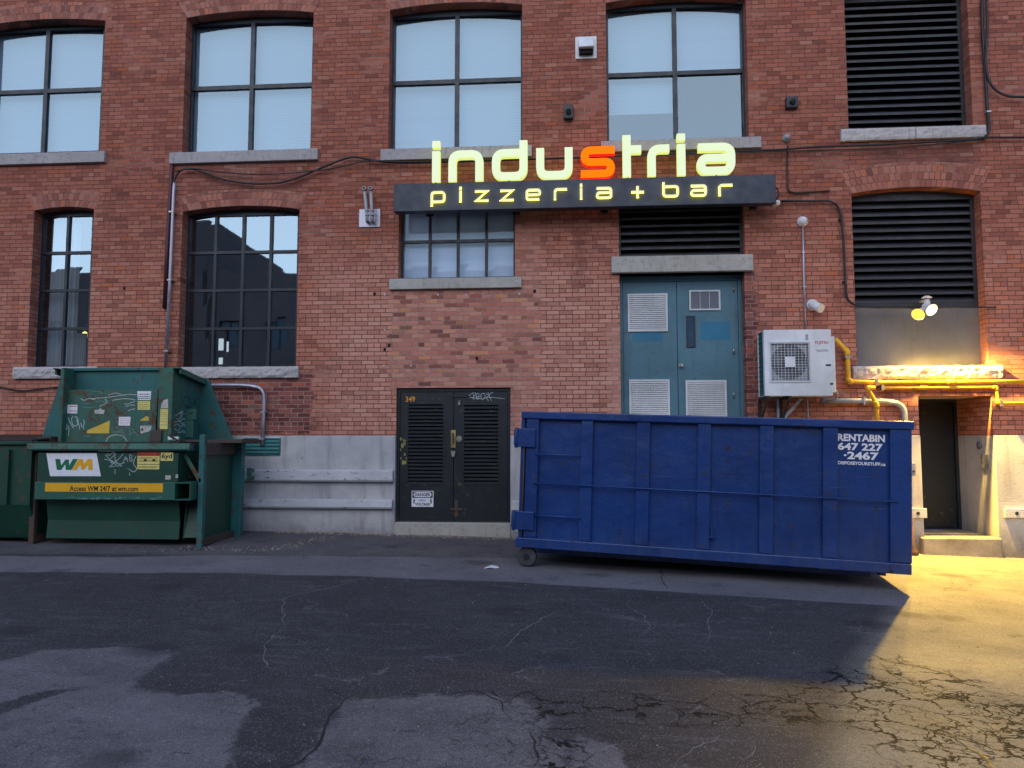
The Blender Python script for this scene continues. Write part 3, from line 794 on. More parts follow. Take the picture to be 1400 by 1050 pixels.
def window(key, pr, nc, nr, bar=.045, edge=.05, gl='glass', sill=None, sillmat='sill_stone', rough=False, blind=None, label=None, archt=.30, mull=None):
    h = H[key]; u0, u1, v0, vs, rise = h
    n1, n0 = -.20, -.26
    a0, b1 = W(pr[0], (pr[1] + pr[3]) / 2, n1)[0], W((pr[0] + pr[2]) / 2, pr[1], n1)[1]
    a1, b0 = W(pr[2], (pr[1] + pr[3]) / 2, n1)[0], W((pr[0] + pr[2]) / 2, pr[3], n1)[1]
    b0 = max(b0, v0 + edge * .6); b1 = min(b1, vs - .01); a0 = max(a0, u0 + .03); a1 = min(a1, u1 - .03)
    cw = (a1 - a0 - bar * (nc - 1)) / nc; ch = (b1 - b0 - bar * (nr - 1)) / nr
    holes = [rect(a0 + i * (cw + bar), a0 + i * (cw + bar) + cw, b0 + j * (ch + bar), b0 + j * (ch + bar) + ch) for i in range(nc) for j in range(nr)]
    mb = MB(); mb.prism(arch_loop(u0 - .015, u1 + .015, v0 - .015, vs + .01, rise), holes, n0, n1)
    fr = mb.build('window', 'frame_paint', building, label=label)
    p = MB()
    for q in holes: p.add([p.F.p(x, y, -.238 + .003 * mnoise.noise(Vector((x * 3, y * 3, k)))) for k, (x, y) in enumerate(q)], [(0, 1, 2, 3)])
    p.build('pane', gl, fr)
    if blind:
        for bi, (i0, i1, j0, j1, bm) in enumerate(blind):
            bb = MB(); x0 = a0 + i0 * (cw + bar) - .02; x1 = a0 + i1 * (cw + bar) - bar + .02
            y0 = b0 + j0 * (ch + bar) - .02; y1 = b0 + j1 * (ch + bar) - bar + .02
            bb.box(x0, x1, y0, y1, -.342 - .004 * bi, -.335 - .004 * bi); bb.build('blind', bm, fr)
    if sill:
        s0, sv0 = W(sill[0], sill[3], .06); s1, sv1 = W(sill[2], sill[1], .06)
        sv1 = v0 + .002; sv0 = sv1 - (W(0, sill[1])[1] - W(0, sill[3])[1]) * .98
        sb = MB()
        if rough: sb.rough(s0, s1, sv0, sv1, -.199, .05, .022, seed=hash(key) % 7 if False else len(key) + int(sill[0]) % 9)
        else: sb.box(s0, s1, sv0, sv1, -.199, .065)
        sb.build('sill', sillmat, fr, bevel=0 if rough else .008)
    if archt: arch_band(h, archt, fr)
    return fr
B = 'blind_white'; BP = 'blind_plain'
window('U0', (-22, 42, 138, 208), 2, 2, .07, sill=(-40, 211, 143, 226), blind=[(0, 2, 0, 2, B)])
window('U1', (257, 32, 426, 206), 2, 2, .07, sill=(231, 207, 434, 222), blind=[(0, 2, 0, 2, B)])
window('U2', (536, 22, 712, 201), 2, 2, .07, sill=(520, 203, 727, 218), blind=[(0, 2, 1, 2, B), (1, 2, 0, 1, B), (0, 1, 0, 1, BP)])
window('U3', (832, 9, 1019, 190), 2, 2, .07, sill=(822, 191, 1041, 205), blind=[(0, 1, 1, 2, B), (0, 1, .45, 1, B), (1, 2, 1, 2, BP)])
window('L0', (52, 296, 122, 500), 2, 4, .045, gl='glass_low', sill=(17, 503, 132, 519), sillmat='rock_stone', rough=True, archt=.30)
window('L1', (256, 295, 405, 500), 4, 4, .045, gl='glass_low', sill=(246, 502, 408, 517), sillmat='rock_stone', rough=True, archt=.28)
window('L2', (549, 280, 702, 379), 4, 2, .045, gl='glass_dusty', sill=(532, 381, 713, 395), sillmat='lintel_stone', blind=[(0, 4, 0, 2, 'blind_bright')], archt=0)
# curtains behind the narrow window
cm = MB(); hl = H['L0']; m_ = (hl[0] + hl[1]) / 2
for (x0, x1, v0, v1, ph) in ((hl[0] + .04, m_ + .02, hl[2] + .05, hl[3] - .05, 0), (m_ + .02, m_ + .22, hl[2] + .05, hl[2] + .62, 2)):
    nn = 40; vs = []
    for i in range(nn + 1):
        for v in (v0, v1): vs.append(cm.F.p(x0 + (x1 - x0) * i / nn, v, -.40 + .025 * math.sin(i * .9 + ph)))
    cm.add(vs, [(2 * i, 2 * i + 2, 2 * i + 3, 2 * i + 1) for i in range(nn)])
cm.build('curtain', 'curtain_white', building)
# lamp in the room behind the narrow window
lu, lv = W(116, 459, -.7)
t = empty('room_lamp', WALL.p(lu, lv, -.7), 'small lit yellow lamp glowing inside the narrow left window', 'lamp')
b = MB(); b.tube([(lu, lv - .03, -.7), (lu, lv + .03, -.7), (lu, lv + .07, -.7)], [.06, .055, .02], 12); b.build('lamp_shade', 'room_lamp', t)
b = MB(); b.tube([(lu, lv + .07, -.7), (lu, lv + 1.6, -.7)], .006, 6); b.build('cord', 'cable_black', t)
# bright openings seen through the dark window, in the back room's wall
for (x0, x1, y0, y1) in ((299, 305, 463, 479), (310, 312, 467, 481), (299, 304, 489, 498)):
    q0 = W(x0, y0, -3.98); q1 = W(x1, y1, -3.98)
    MB().box(q0[0], q1[0], q0[1], q1[1], -3.995, -3.98).build('interior_window', 'room_window', building)

def louvre(F, u0, u1, v0, v1, step, n0, n1, mat, edge=.04, thick=.004, name='louvre', parent=None, arch=0, framed=True, smat=None, label=None, flat=.55):
    """sloping blades in a frame"""
    mb = MB(F)
    if framed:
        if arch: mb.prism(arch_loop(u0, u1, v0, v1, arch), [rect(u0 + edge, u1 - edge, v0 + edge, v1 - edge)], n0, n1)
        else: mb.prism(rect(u0, u1, v0, v1), [rect(u0 + edge, u1 - edge, v0 + edge, v1 - edge)], n0, n1)
    k = max(2, round((v1 - v0 - 2 * edge) / step)); st = (v1 - v0 - 2 * edge) / k
    mb.box(u0 + edge * .5, u1 - edge * .5, v0 + edge * .5, v1 - edge * .5, n0 - .012, n0 - .006) if not smat else None
    mb.m = 1 if smat else 0
    for i in range(k):
        v = v0 + edge + st * i
        a = [(n1 - .004, v + .1 * st), (n1 - .004, v + .1 * st + thick), (n0 + .004, v + st * (flat + .35) + thick), (n0 + .004, v + st * (flat + .35))]
        mb.extr(a, u0 + edge - .003, u1 - edge + .003)
        mb.extr([(n1 + .004, v + .02 * st), (n1 + .004, v + .1 * st + st * .22), (n1 - .006, v + .1 * st + st * .22), (n1 - .006, v + .02 * st)], u0 + edge - .003, u1 - edge + .003)
    return mb.build(name, [mat, smat] if smat else mat, parent, label=label)
h = H['U4']
lo = louvre(WALL, h[0] - .01, h[1] + .01, h[2] - .01, h[3] + .01, .127, -.30, -.19, 'louvre_paint', .07, .006, parent=building, arch=h[4], smat='louvre_light')
s0, _ = W(1150, 186, .06); s1, _ = W(1348, 180, .06); smid = W(1252, 186, .06)[0]
b = MB(); b.rough(s0, smid - .008, h[2] - .185, h[2] + .002, -.19, .055, .016, seed=3); b.rough(smid + .008, s1, h[2] - .18, h[2] + .002, -.19, .055, .016, seed=5)
b.build('sill', 'rock_stone', lo); arch_band(h, .36, lo)
h = H['R']; vp = W(1257, 420, -.19)[1]
lo = louvre(WALL, h[0] - .01, h[1] + .01, vp, h[3] + .01, .127, -.30, -.19, 'louvre_paint', .07, .006, parent=building, arch=h[4], smat='louvre_light')
MB().box(h[0] - .01, h[1] + .01, h[2] - .01, vp - .002, -.30, -.192).build('panel', 'panel_paint', lo)
s0, _ = W(1166, 512, .06); s1, _ = W(1370, 512, .06)
MB().rough(s0, s1, h[2] - .19, h[2] + .004, -.19, .06, .030, seed=8).build('sill', 'rock_stone', lo); arch_band(h, .40, lo)
h = H['M']
lo = louvre(WALL, h[0] - .01, h[1] + .01, h[2] - .01, h[3] + .01, .115, -.28, -.15, 'louvre_paint', .05, .006, parent=building, smat='louvre_light')
s0, sv0 = W(836, 373, .09); s1, sv1 = W(1030, 351, .09)
MB().box(s0, s1, bl[3] - .0, H['M'][2] + .002, -.30, .09).build('lintel', 'lintel_stone', lo, bevel=.012)
MB().box(-5.2 if False else W(541, 0)[0], W(541, 0)[0] + .001, 0, .001, -.3, -.299) if False else None

# teal double door above the blue bin
n1 = -.2; e = .055
F0 = MB(); F0.prism(rect(bl[0], bl[1], bl[2], bl[3]), [rect(bl[0] + .06, bl[1] - .06, bl[2] + .03, bl[3] - .09)], -.30, n1)
MB()
df = F0.build('door_frame', 'teal_door', building, bevel=.006)
du0, du1, dv0, dv1 = bl[0] + .064, bl[1] - .064, bl[2] + .034, bl[3] - .094
dm = W(926.5, 480, n1)[0]
for side, (a, c) in enumerate(((du0, dm - .004), (dm + .004, du1))):
    lf = MB().box(a, c, dv0, dv1, -.27, -.215).build('door', 'teal_door', building, bevel=.004)
    P = lambda x, y: W(x, y, -.21)
    if side == 0:
        for (x0, y0, x1, y1) in ((858, 402, 913, 453), (860, 519, 916, 572)):
            q0 = P(x0, y0); q1 = P(x1, y1); louvre(WALL, q0[0], q1[0], q1[1], q0[1], .030, -.212, -.192, 'white_louvre', .028, .003, parent=lf)
        q0 = P(866, 453); q1 = P(906, 466); MB().box(q0[0], q1[0], q1[1], q0[1] - .004, -.2146, -.2125).build('paint_patch', 'teal_patch', lf)
    else:
        q0 = P(937, 520); q1 = P(994, 572); louvre(WALL, q0[0], q1[0], q1[1], q0[1], .030, -.212, -.192, 'white_louvre', .028, .003, parent=lf)
        q0 = P(942, 397); q1 = P(985, 424)
        mb = MB(); mb.prism(rect(q0[0], q1[0], q1[1], q0[1]), [rect(q0[0] + .025, q1[0] - .025, q1[1] + .025, q0[1] - .025)], -.214, -.195)
        mb.m = 1; mb.box(q0[0] + .025, q1[0] - .025, q1[1] + .025, q0[1] - .025, -.214, -.208)
        mb.m = 0
        for k in range(1, 9): mb.box(q0[0] + .025 + k * (q1[0] - q0[0] - .05) / 9 - .003, q0[0] + .025 + k * (q1[0] - q0[0] - .05) / 9 + .003, q1[1] + .025, q0[1] - .025, -.2075, -.202) if k % 3 == 0 else None
        mb.build('grille', ['white_louvre', 'fan_dark'], lf)
        q0 = P(938, 432); q1 = P(951, 475)
        mb = MB(); mb.prism(rect(q0[0], q1[0], q1[1], q0[1]), [rect(q0[0] + .02, q1[0] - .02, q1[1] + .02, q0[1] - .02)], -.214, -.200); mb.m = 1
        mb.box(q0[0] + .02, q1[0] - .02, q1[1] + .02, q0[1] - .02, -.214, -.208); mb.build('window', ['frame_paint', 'opposite_glass'], lf)
        q0 = P(958, 440); q1 = P(998, 464); MB().box(q0[0], q1[0], q1[1], q0[1], -.2146, -.2125).build('paint_patch', 'teal_patch', lf)
        q = P(931.5, 500); mb = MB(); mb.cyl((q[0], q[1], -.214), (q[0], q[1], -.20), .035); mb.tube([(q[0], q[1], -.20), (q[0], q[1], -.175), (q[0], q[1], -.155), (q[0], q[1], -.14)], [.012, .014, .028, .020], 14); mb.build('handle', 'steel', lf)
        for yy in (395, 480, 540):
            q = P(1003, yy); MB().cyl((q[0], q[1] - .05, -.20), (q[0], q[1] + .05, -.20), .011, 10).build('hinge', 'steel', lf)

# black double door
n1 = -.05
mb = MB(); mb.prism(rect(bd[0], bd[1], bd[2] + .01, bd[3]), [rect(bd[0] + .05, bd[1] - .05, bd[2] + .14, bd[3] - .06)], -.2, n1); mb.build('door_frame', 'black_paint', building, bevel=.004)
dm = W(620, 620, -.06)[0]
for side, (a, c) in enumerate(((bd[0] + .053, dm - .004), (dm + .004, bd[1] - .053))):
    P = lambda x, y: W(x, y, -.058)
    x0, y0, x1, y1 = ((557, 551, 607, 664), (633, 552, 683, 664))[side]
    q0 = P(x0, y0); q1 = P(x1, y1)
    mb = MB(); mb.prism(rect(a, c, bd[2] + .143, bd[3] - .063), [rect(q0[0] + .01, q1[0] - .01, q1[1] + .01, q0[1] - .01)], -.11, -.062)
    lf = mb.build('door', 'black_paint', building, bevel=.003)
    louvre(WALL, q0[0], q1[0], q1[1], q0[1], .0585, -.10, -.056, 'black_paint', .02, .005, parent=lf)
    if side == 0:
        mb = MB(); q0 = P(616.5, 588); q1 = P(624, 612); mb.box(q0[0], q1[0] - .012, q1[1], q0[1], -.0615, -.048)
        mb.m = 1; mb.box(q0[0] + .03, q0[0] + .05, q1[1] + .06, q0[1] - .05, -.048, -.044); mb.build('lock_plate', ['brass', 'ink_black'], lf)
        q = P(620, 619.5); mb = MB(); mb.box(q[0] - .035, q[0] + .035, q[1] - .0, q[1] + .035, -.05, -.02); mb.prism(rounded([(q[0] - .035, q[1]), (q[0] - .012, q[1] - .06), (q[0] + .012, q[1] - .06), (q[0] + .035, q[1])], .01, 3, True), [], -.05, -.022)
        mb.build('hasp', 'steel', lf, bevel=.003)
        # warning notice
        q0 = P(563, 671); q1 = P(592.5, 693); mb = MB(); a0, a1, c0, c1 = q0[0], q1[0], q1[1], q0[1]; wd = a1 - a0; ht = c1 - c0
        mb.box(a0, a1, c0, c1, -.061, -.055); mb.m = 1
        mb.box(a0 + .012, a1 - .012, c0 + ht * .56, c1 - .01, -.055, -.0535)
        mb.m = 0; mb.prism(rr_loop(a0 + wd * .09, a1 - wd * .09, c0 + ht * .61, c1 - ht * .08, .04), [], -.0535, -.0525)
        mb.m = 1; put_text(mb, 'DANGER', a0 + wd * .14, a1 - wd * .14, c0 + ht * .66, c1 - ht * .13, -.0518, .03)
        mb.m = 2; put_text(mb, 'HIGH', a0 + wd * .33, a1 - wd * .36, c0 + ht * .34, c0 + ht * .48, -.0535, .02); mb.m = 1
        put_text(mb, 'VOLTAGE', a0 + wd * .16, a1 - wd * .16, c0 + ht * .08, c0 + ht * .25, -.0535, .03)
        for sx, s_ in ((.1, 1), (.9, -1)):
            x = a0 + wd * sx; mb.stroke([(x, c0 + ht * .5), (x + .012 * s_, c0 + ht * .38), (x - .004 * s_, c0 + ht * .34), (x + .008 * s_, c0 + ht * .2)], .016, -.0545, -.0535)
        mb.build('warning_notice', ['sticker_white', 'ink_black', 'ink_blue'], lf)
        mb = MB(); q0 = P(554.5, 542); q1 = P(567.5, 549.5); put_text(mb, '349', q0[0], q1[0], q1[1], q0[1], -.0595, .02); mb.build('house_number', 'number_orange', lf)
        mb = MB()
        rg = random.Random(5)
        for k in range(14):
            x = rg.uniform(547, 556); y = rg.choice([rg.uniform(596, 610), rg.uniform(614, 640)]); q = P(x, y); r_ = rg.uniform(.012, .035)
            mb.prism([(q[0] + r_ * rg.uniform(.5, 1) * math.cos(g), q[1] + r_ * 1.5 * rg.uniform(.5, 1) * math.sin(g)) for g in [i * .785 for i in range(8)]], [], -.0612, -.0600 + .0001 * k)
        mb.build('peeled_paint', 'sticker_pale_worn' if 'sticker_pale_worn' in M else 'rust_yellow' if 'rust_yellow' in M else 'leaf_brown', lf)
    else:
        q = P(627.5, 600); mb = MB(); mb.cyl((q[0], q[1], -.06), (q[0], q[1], -.04), .048, 22); mb.cyl((q[0], q[1], -.04), (q[0], q[1], -.02), .026, 18); mb.build('lock', 'steel', lf)
        mb = MB(); q = P(628, 550); mb.box(q[0] - .018, q[0] + .018, q[1] - .045, q[1] + .01, -.056, -.035); mb.tube([(q[0] - .012, q[1] + .01, -.045), (q[0] - .012, q[1] + .03, -.045), (q[0] + .012, q[1] + .03, -.045), (q[0] + .012, q[1] + .01, -.045)], .004, 6); mb.build('padlock', 'steel', lf)
        mb = MB(); q0 = P(618, 540); q1 = P(640, 543); mb.box(q0[0], q1[0], q1[1], q0[1], -.061, -.045); mb.build('bolt_bar', 'black_paint', lf)
        mb = MB(); q = P(624, 696); mb.box(q[0] - .03, q[0] + .03, q[1] - .12, q[1] + .14, -.061, -.05); mb.box(q[0] - .09, q[0] + .1, q[1] - .02, q[1] + .015, -.05, -.04); mb.build('bolt_bar', 'frame_rust', lf)
        mb = MB(); P2 = P
        for pts in ([(641, 541), (645, 538), (650, 536), (652, 546)], [(646, 545), (650, 539), (655, 537), (654, 547), (650, 543), (658, 541)], [(658, 545), (657, 539), (662, 537), (664, 544), (659, 547), (657, 544)], [(664, 538), (670, 541), (664, 543), (668, 548)], [(642, 543), (655, 545), (668, 543), (680, 544), (690, 545)], [(667, 536), (670, 544), (672, 548)], [(647, 537), (648, 547)], [(668, 540), (674, 536)]):
            mb.stroke(rounded([P2(*q) for q in pts], .03), .008, -.0617, -.0605 + random.uniform(0, .0006))
        mb.build('graffiti', 'graffiti_white', lf)
q0 = W(539, 713, .05); q1 = W(698, 726, .05)
MB().box(q0[0], q1[0], q1[1] - .15, bd[2] + .12, -.25, .05).build('threshold', 'lintel_stone', building, bevel=.012)

# recessed doorway on the right
n_b = -1.0
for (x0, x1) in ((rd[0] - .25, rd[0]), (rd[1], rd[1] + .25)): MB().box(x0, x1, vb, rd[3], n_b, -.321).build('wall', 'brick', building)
b = MB(); b.box(rd[0] - .25, rd[0], gb, vb, n_b, -.321); b.box(rd[1], rd[1] + .25, gb, vb, n_b, -.321); b.box(rd[0] - .25, rd[1] + .25, rd[3], rd[3] + .2, n_b - .3, -.321)
b.build('plaster_base', 'plaster', building)
b = MB(); b.box(rd[0] - .2, rd[1] + .2, gb, rd[2] + .0, n_b - .3, -.02); b.build('doorway_floor', 'concrete', building)
b = MB(); b.prism(rect(rd[0], rd[1], rd[2], rd[3]), [rect(rd[0] + .05, rd[1] - .05, rd[2] + .03, rd[3] - .06)], n_b - .2, n_b); dfm = b.build('door_frame', 'frame_paint', building)
dr = MB().box(rd[0] + .053, rd[1] - .053, rd[2] + .033, rd[3] - .063, n_b - .1, n_b - .03).build('door', 'black_paint', building, bevel=.004)
mb = MB(); q = (rd[0] + .13, rd[2] + 1.05); mb.box(q[0] - .03, q[0] + .03, q[1] - .12, q[1] + .12, n_b - .029, n_b - .02); mb.tube([(q[0], q[1], n_b - .02), (q[0], q[1], n_b + .03), (q[0] + .11, q[1], n_b + .03)], .01, 8); mb.build('handle', 'steel', dr)
q0 = W(1262, 735, .14); q1 = W(1372, 757, .14)
MB().box(q0[0], q1[0], q1[1] - .2, q0[1], -.019, .14).build('step', 'concrete', building, bevel=.02)
# bell and entry box on the side of the recess (they face left)
SIDE = Frame((rd[1], 0, 0), (0, -1, 0), (0, 0, 1), (-1, 0, 0))
def side_px(x, y): return SIDE.px(x, y)
q = side_px(1340, 609); b = MB(SIDE); b.cyl((q[0], q[1], 0), (q[0], q[1], .03), .055, 20); b.cyl((q[0], q[1], .03), (q[0], q[1], .045), .03, 16)
b.build('door_bell', 'fan_dark', None, label='round grey bell on the side wall of the right doorway', cat='bell')
q0 = side_px(1344, 621); q1 = side_px(1352, 641)
t = empty('entry_box', SIDE.p((q0[0] + q1[0]) / 2, q1[1], 0), 'small dark rectangular box below the round bell in the right doorway', 'entry box')
b = MB(SIDE); b.box(q0[0], q1[0], q1[1], q0[1], 0, .04); b.build('case', 'fan_dark', t, bevel=.006)
b = MB(SIDE); b.box(q0[0] + .03, q0[0] + .06, (q0[1] + q1[1]) / 2 - .02, (q0[1] + q1[1]) / 2 + .02, .0405, .046); b.build('button', 'steel', t)

# the two pale painted ledges on the base
for k, (y0, y1, x0, x1) in enumerate(((641, 659, 340, 537), (680, 696, 322, 536))):
    q0 = W(x0 - 260, y0, .1); q1 = W(x1, y1, .1)
    MB().extr([(.03, q0[1]), (.115, q0[1] - .015), (.12, q1[1] + .03), (.10, q1[1]), (.03, q1[1])], q0[0], q1[0]).build('ledge', 'ledge_paint', building, bevel=.006)
for (x0, x1) in ((699, 712),):
    for (y0, y1) in ((685, 700),):
        q0 = W(x0, y0, .1); q1 = W(x1, y1, .1)
        MB().extr([(.03, q0[1]), (.115, q0[1] - .015), (.12, q1[1] + .03), (.10, q1[1]), (.03, q1[1])], q0[0], q1[0] + .6).build('ledge', 'ledge_paint', building)
for (x0, x1, lab) in ((1246, 1267, 0), (1373, 1412, 1)):
    q0 = W(x0, 695, .05); q1 = W(x1, 708, .05)
    b = MB(); b.box(q0[0], q1[0], q1[1], q0[1], .03, .07); b.m = 1; um = W(1255 if lab == 0 else 1390, 701, .07)[0]; b.cyl((um, (q0[1] + q1[1]) / 2, .069), (um, (q0[1] + q1[1]) / 2, .085), .025, 14)
    b.build('wall_plate', ['ledge_paint', 'ink_black'], building, bevel=.004)
# teal grating in the plaster
q0 = W(334, 599, .04); q1 = W(383, 622, .04)
louvre(WALL, q0[0], q1[0], q1[1], q0[1], .062, .029, .05, 'coil_teal', .018, .006, name='air_grating', parent=building)
# little bolts and plugs left in the brick
b = MB(); rg = random.Random(3)
for (x, y) in ((526, 403), (526, 451), (525, 500), (562, 500), (599, 403), (637, 403), (710, 402)):
    q = W(x, y); MB().cyl((q[0], q[1], 0), (q[0], q[1], .012), .016, 8).build('wall_plug', 'ledge_paint', building)
b = MB()
for (x, y) in ((526, 478), (532, 472), (652, 490), (731, 398), (512, 402), (170, 394)):
    q = W(x, y); MB().box(q[0] - .02, q[0] + .02, q[1] - .025, q[1] + .025, 0, .006).build('wall_hole', 'dark_void', building)

# ------------------------------------------------------------------ illuminated restaurant sign
NB = .40
q0 = W(538, 271, NB); q1 = W(1061, 256, NB)
vt = (W(538, 253, NB)[1] + W(1060, 236.5, NB)[1]) / 2; vbt = (W(538, 290, NB)[1] + W(1060, 276.5, NB)[1]) / 2
su0, su1 = W(538, 271, NB)[0], W(1061, 256, NB)[0]
sign = empty('restaurant_sign', WALL.p((su0 + su1) / 2, vbt, .2), 'lit restaurant sign with tall pale green letters, one orange, standing on a long navy board', 'sign')
MB().box(su0, su1, vbt, vt, .24, NB).build('board', 'sign_navy', sign, bevel=.006)
for u in (su0 + .5, su0 + 1.9, su0 + 3.3, su0 + 4.7, su1 - .25):
    b = MB(); b.box(u - .025, u + .025, vbt + .1, vbt + .16, .0, .24); b.box(u - .06, u + .06, vbt + .03, vbt + .23, .0, .012); b.build('bracket', 'frame_paint', sign)
GL = {
 'i': [([(.5, 0), (.5, 1)], 0), ([(.5, 'd0'), (.5, 'd1')], 0)],
 'n': [([(0, 0), (0, 1), (1, 1), (1, 0)], 1)],
 'd': [([(1, 'asc'), (1, 0), (0, 0), (0, 1), (1, 1)], 1)],
 'u': [([(0, 1), (0, 0), (1, 0), (1, 1)], 1)],
 's': [([(1, 1), (0, 1), (0, .5), (1, .5), (1, 0), (0, 0)], 1)],
 't': [([(0, 0), (0, 'tsc')], 0), ([(0, 1), (1, 1)], 0)],
 'r': [([(0, 0), (0, 1), (1, 1)], 1)],
 'a': [([(.05, 1), (1, 1), (1, 0), (0, 0), (0, .54), (1, .54)], 1)],
 'p': [([(0, -.36), (0, 1), (1, 1), (1, 0), (0, 0)], 1)],
 'b': [([(0, 'asc'), (0, 0), (1, 0), (1, 1), (0, 1)], 1)],
 'z': [([(0, 1), (1, 1), (0, 0), (1, 0)], 0)],
 'e': [([(.95, 0), (0, 0), (0, 1), (1, 1), (1, .5), (0, .5)], 1)],
 '+': [([(0, .5), (1, .5)], 0), ([(.5, 0), (.5, 1)], 0)],
}
def letter(ch, u0, u1, v0, v1, sw, n0, n1, mats, rad):
    """u0..v1: outer edges at x-height"""
    mb = MB(); mb.side_m = 1
    h_ = sw / 2; a0, a1, b0, b1 = u0 + h_, u1 - h_, v0 + h_, v1 - h_
    if ch == 'i': a0 = a1 = (u0 + u1) / 2
    for k, (pts, rd_) in enumerate(GL[ch]):
        q = []
        for j, (x, y) in enumerate(pts):
            uu = a0 + (a1 - a0) * x
            vv = {'d0': v1 + .11 * (v1 - v0), 'd1': v1 + .33 * (v1 - v0), 'asc': v1 + .27 * (v1 - v0) - h_, 'tsc': v1 + .33 * (v1 - v0) - h_}[y] if isinstance(y, str) else b0 + (b1 - b0) * y
            q.append((uu, vv))
        # open ends run out to the outer edge
        for e_, o_ in ((0, 1), (-1, -2)):
            d_ = Vector(q[e_]) - Vector(q[o_]); d_.normalize()
            if ch in 'industriapbz+' and pts[0][1] != 'd0':
                if not ((ch == 'd' and e_ == -1) or (ch == 'p' and e_ == -1) or (ch == 'b' and e_ == -1) or (ch == 'a' and e_ == -1)):
                    q[e_] = (q[e_][0] + d_.x * h_, q[e_][1] + d_.y * h_)
        if rd_: q = rounded(q, rad, 5)
        mb.stroke(q, sw, n0 - .0004 * k, n1 + .0006 * k, back=True)
    return mb.build('letter', mats, sign, label='glowing orange letter s' if mats[0] == 'letter_red' else None)
big = [('i', 590.5, 601.5), ('n', 613, 660.5), ('d', 672.5, 721), ('u', 733, 783), ('s', 794, 840.5), ('t', 851.5, 877), ('r', 885.5, 915.5), ('i', 925.5, 938), ('a', 953, 1005.5)]
NL = .37
v0 = (W(595.7, 249.2, NL)[1] + W(979, 237.8, NL)[1]) / 2; v1 = (W(637, 206.4, NL)[1] + W(979, 194, NL)[1]) / 2
for (ch, x0, x1) in big:
    red = ch == 's'
    letter(ch, W(x0, 220, NL)[0], W(x1, 220, NL)[0], v0, v1, .124, .27, NL, ['letter_red', 'letter_red_edge'] if red else ['letter_face', 'letter_edge'], .13)
b = MB()
for (x, y) in ((596, 250), (696, 246), (912, 240), (979, 238), (858, 241)):
    u = W(x, y, .32)[0]; b.box(u - .012, u + .012, vt - .001, v0 + .004, .30, .34)
b.build('letter_post', 'frame_paint', sign)
S0 = NB + .028; S1 = NB + .045
v0 = (W(658, 276.9, S1)[1] + W(992, 265.9, S1)[1]) / 2; v1 = (W(658, 261, S1)[1] + W(992, 249.6, S1)[1]) / 2
sx = lambda z: 560 + z / 2.745
for (ch, x0, x1) in [('p', 78, 133), ('i', 184, 196), ('z', 245, 295), ('z', 340, 390), ('e', 435, 493), ('r', 541, 591), ('i', 638, 650), ('a', 700, 761), ('+', 833, 880), ('b', 950, 1012), ('a', 1055, 1117), ('r', 1160, 1213)]:
    u0_ = W(sx(x0), 270, S1)[0]; u1_ = W(sx(x1), 270, S1)[0]
    letter(ch, u0_, u1_, v0, v1, .036, S0, S1, ['letter_small', 'letter_halo'], .045)
# small camera-like floodlight at the sign's right end, with its looped lead
q = W(1061, 277, .3)
t = empty('security_light', WALL.p(q[0], q[1] - .06, .3), 'tiny white dome light under the right end of the lit sign', 'light fitting')
b = MB(); b.tube([(q[0], q[1] + .03, .3), (q[0], q[1] + .01, .3), (q[0], q[1] - .03, .31), (q[0], q[1] - .05, .32)], [.03, .06, .055, .02], 16); b.build('dome', 'pvc_white', t)
b = MB(); b.tube([(q[0], q[1] + .03, .3), (q[0] + .05, q[1] + .12, .28), (q[0] + .04, q[1] + .22, .26), (q[0] - .01, q[1] + .28, .24)], .012, 8); b.build('lead', 'cable_black', t)

# ------------------------------------------------------------------ things fixed to the wall
def pipe_px(name, pts, r, mat, label, cat, rnd=.12, n=.04, group=None, clips=(), clipmat='steel', parent=None, build=True, seg=10):
    """pts: (px, py[, n]) on the wall"""
    P = []
    for q in pts:
        nn = q[2] if len(q) > 2 else n
        u, v = W(q[0], q[1], nn); P.append((u, v, nn))
    P = rounded(P, rnd, 5)
    group = group or {'cable': 'black cables run along the wall', 'conduit': 'conduits run down the wall'}.get(cat)
    if not clips:
        mb = MB(); mb.tube(P, r, seg)
        return mb.build(name, mat, parent, label=label, cat=cat, group=group)
    t = empty(name, WALL.p(*P[0]), label, cat, group)
    mb = MB(); mb.tube(P, r, seg); mb.build('pipe', mat, t)
    for (x, y, hor) in clips:
        u, v = W(x, y, n); mb = MB()
        if hor: mb.box(u - .012, u + .012, v - r * 1.5, v + r * 1.5, 0, n + r * 1.25)
        else: mb.box(u - r * 1.5, u + r * 1.5, v - .012, v + .012, 0, n + r * 1.25)
        mb.build('clip', clipmat, t)
    return t
pipe_px('cable', [(237, 262), (238, 244), (248, 231), (262, 230), (280, 236), (305, 246), (345, 252), (385, 250), (410, 242), (440, 229), (470, 217), (484, 214), (500, 217), (520, 221), (560, 223), (600, 222), (800, 215), (1000, 207), (1065, 205), (1110, 201), (1200, 198), (1330, 191), (1345, 188), (1410, 188)], .017, 'cable_black', 'thick black cable sagging under the upper sills, the lowest of the two', 'cable', .3, .075)
pipe_px('cable', [(235, 236), (262, 229), (290, 234), (340, 239), (400, 237), (460, 230), (500, 219), (545, 222), (700, 218), (1000, 209), (1100, 206), (1220, 203), (1342, 191)], .010, 'cable_black', 'thin black cable running just above the thick sagging one', 'cable', .3, .095)
pipe_px('cable', [(1342, -60), (1343, 40), (1347, 100), (1350, 150), (1353, 178), (1344, 190)], .022, 'cable_black', 'straight dark cable dropping down beside the upper louvre', 'cable', .2, .05, clips=((1351, 153, 0),), clipmat='galvanised')
pipe_px('cable', [(1346, -60), (1350, 20), (1349, 60), (1347, 85), (1351, 110), (1362, 125), (1378, 132), (1410, 133)], .018, 'cable_black', 'curving dark cable bending out of view at the right edge', 'cable', .3, .09)
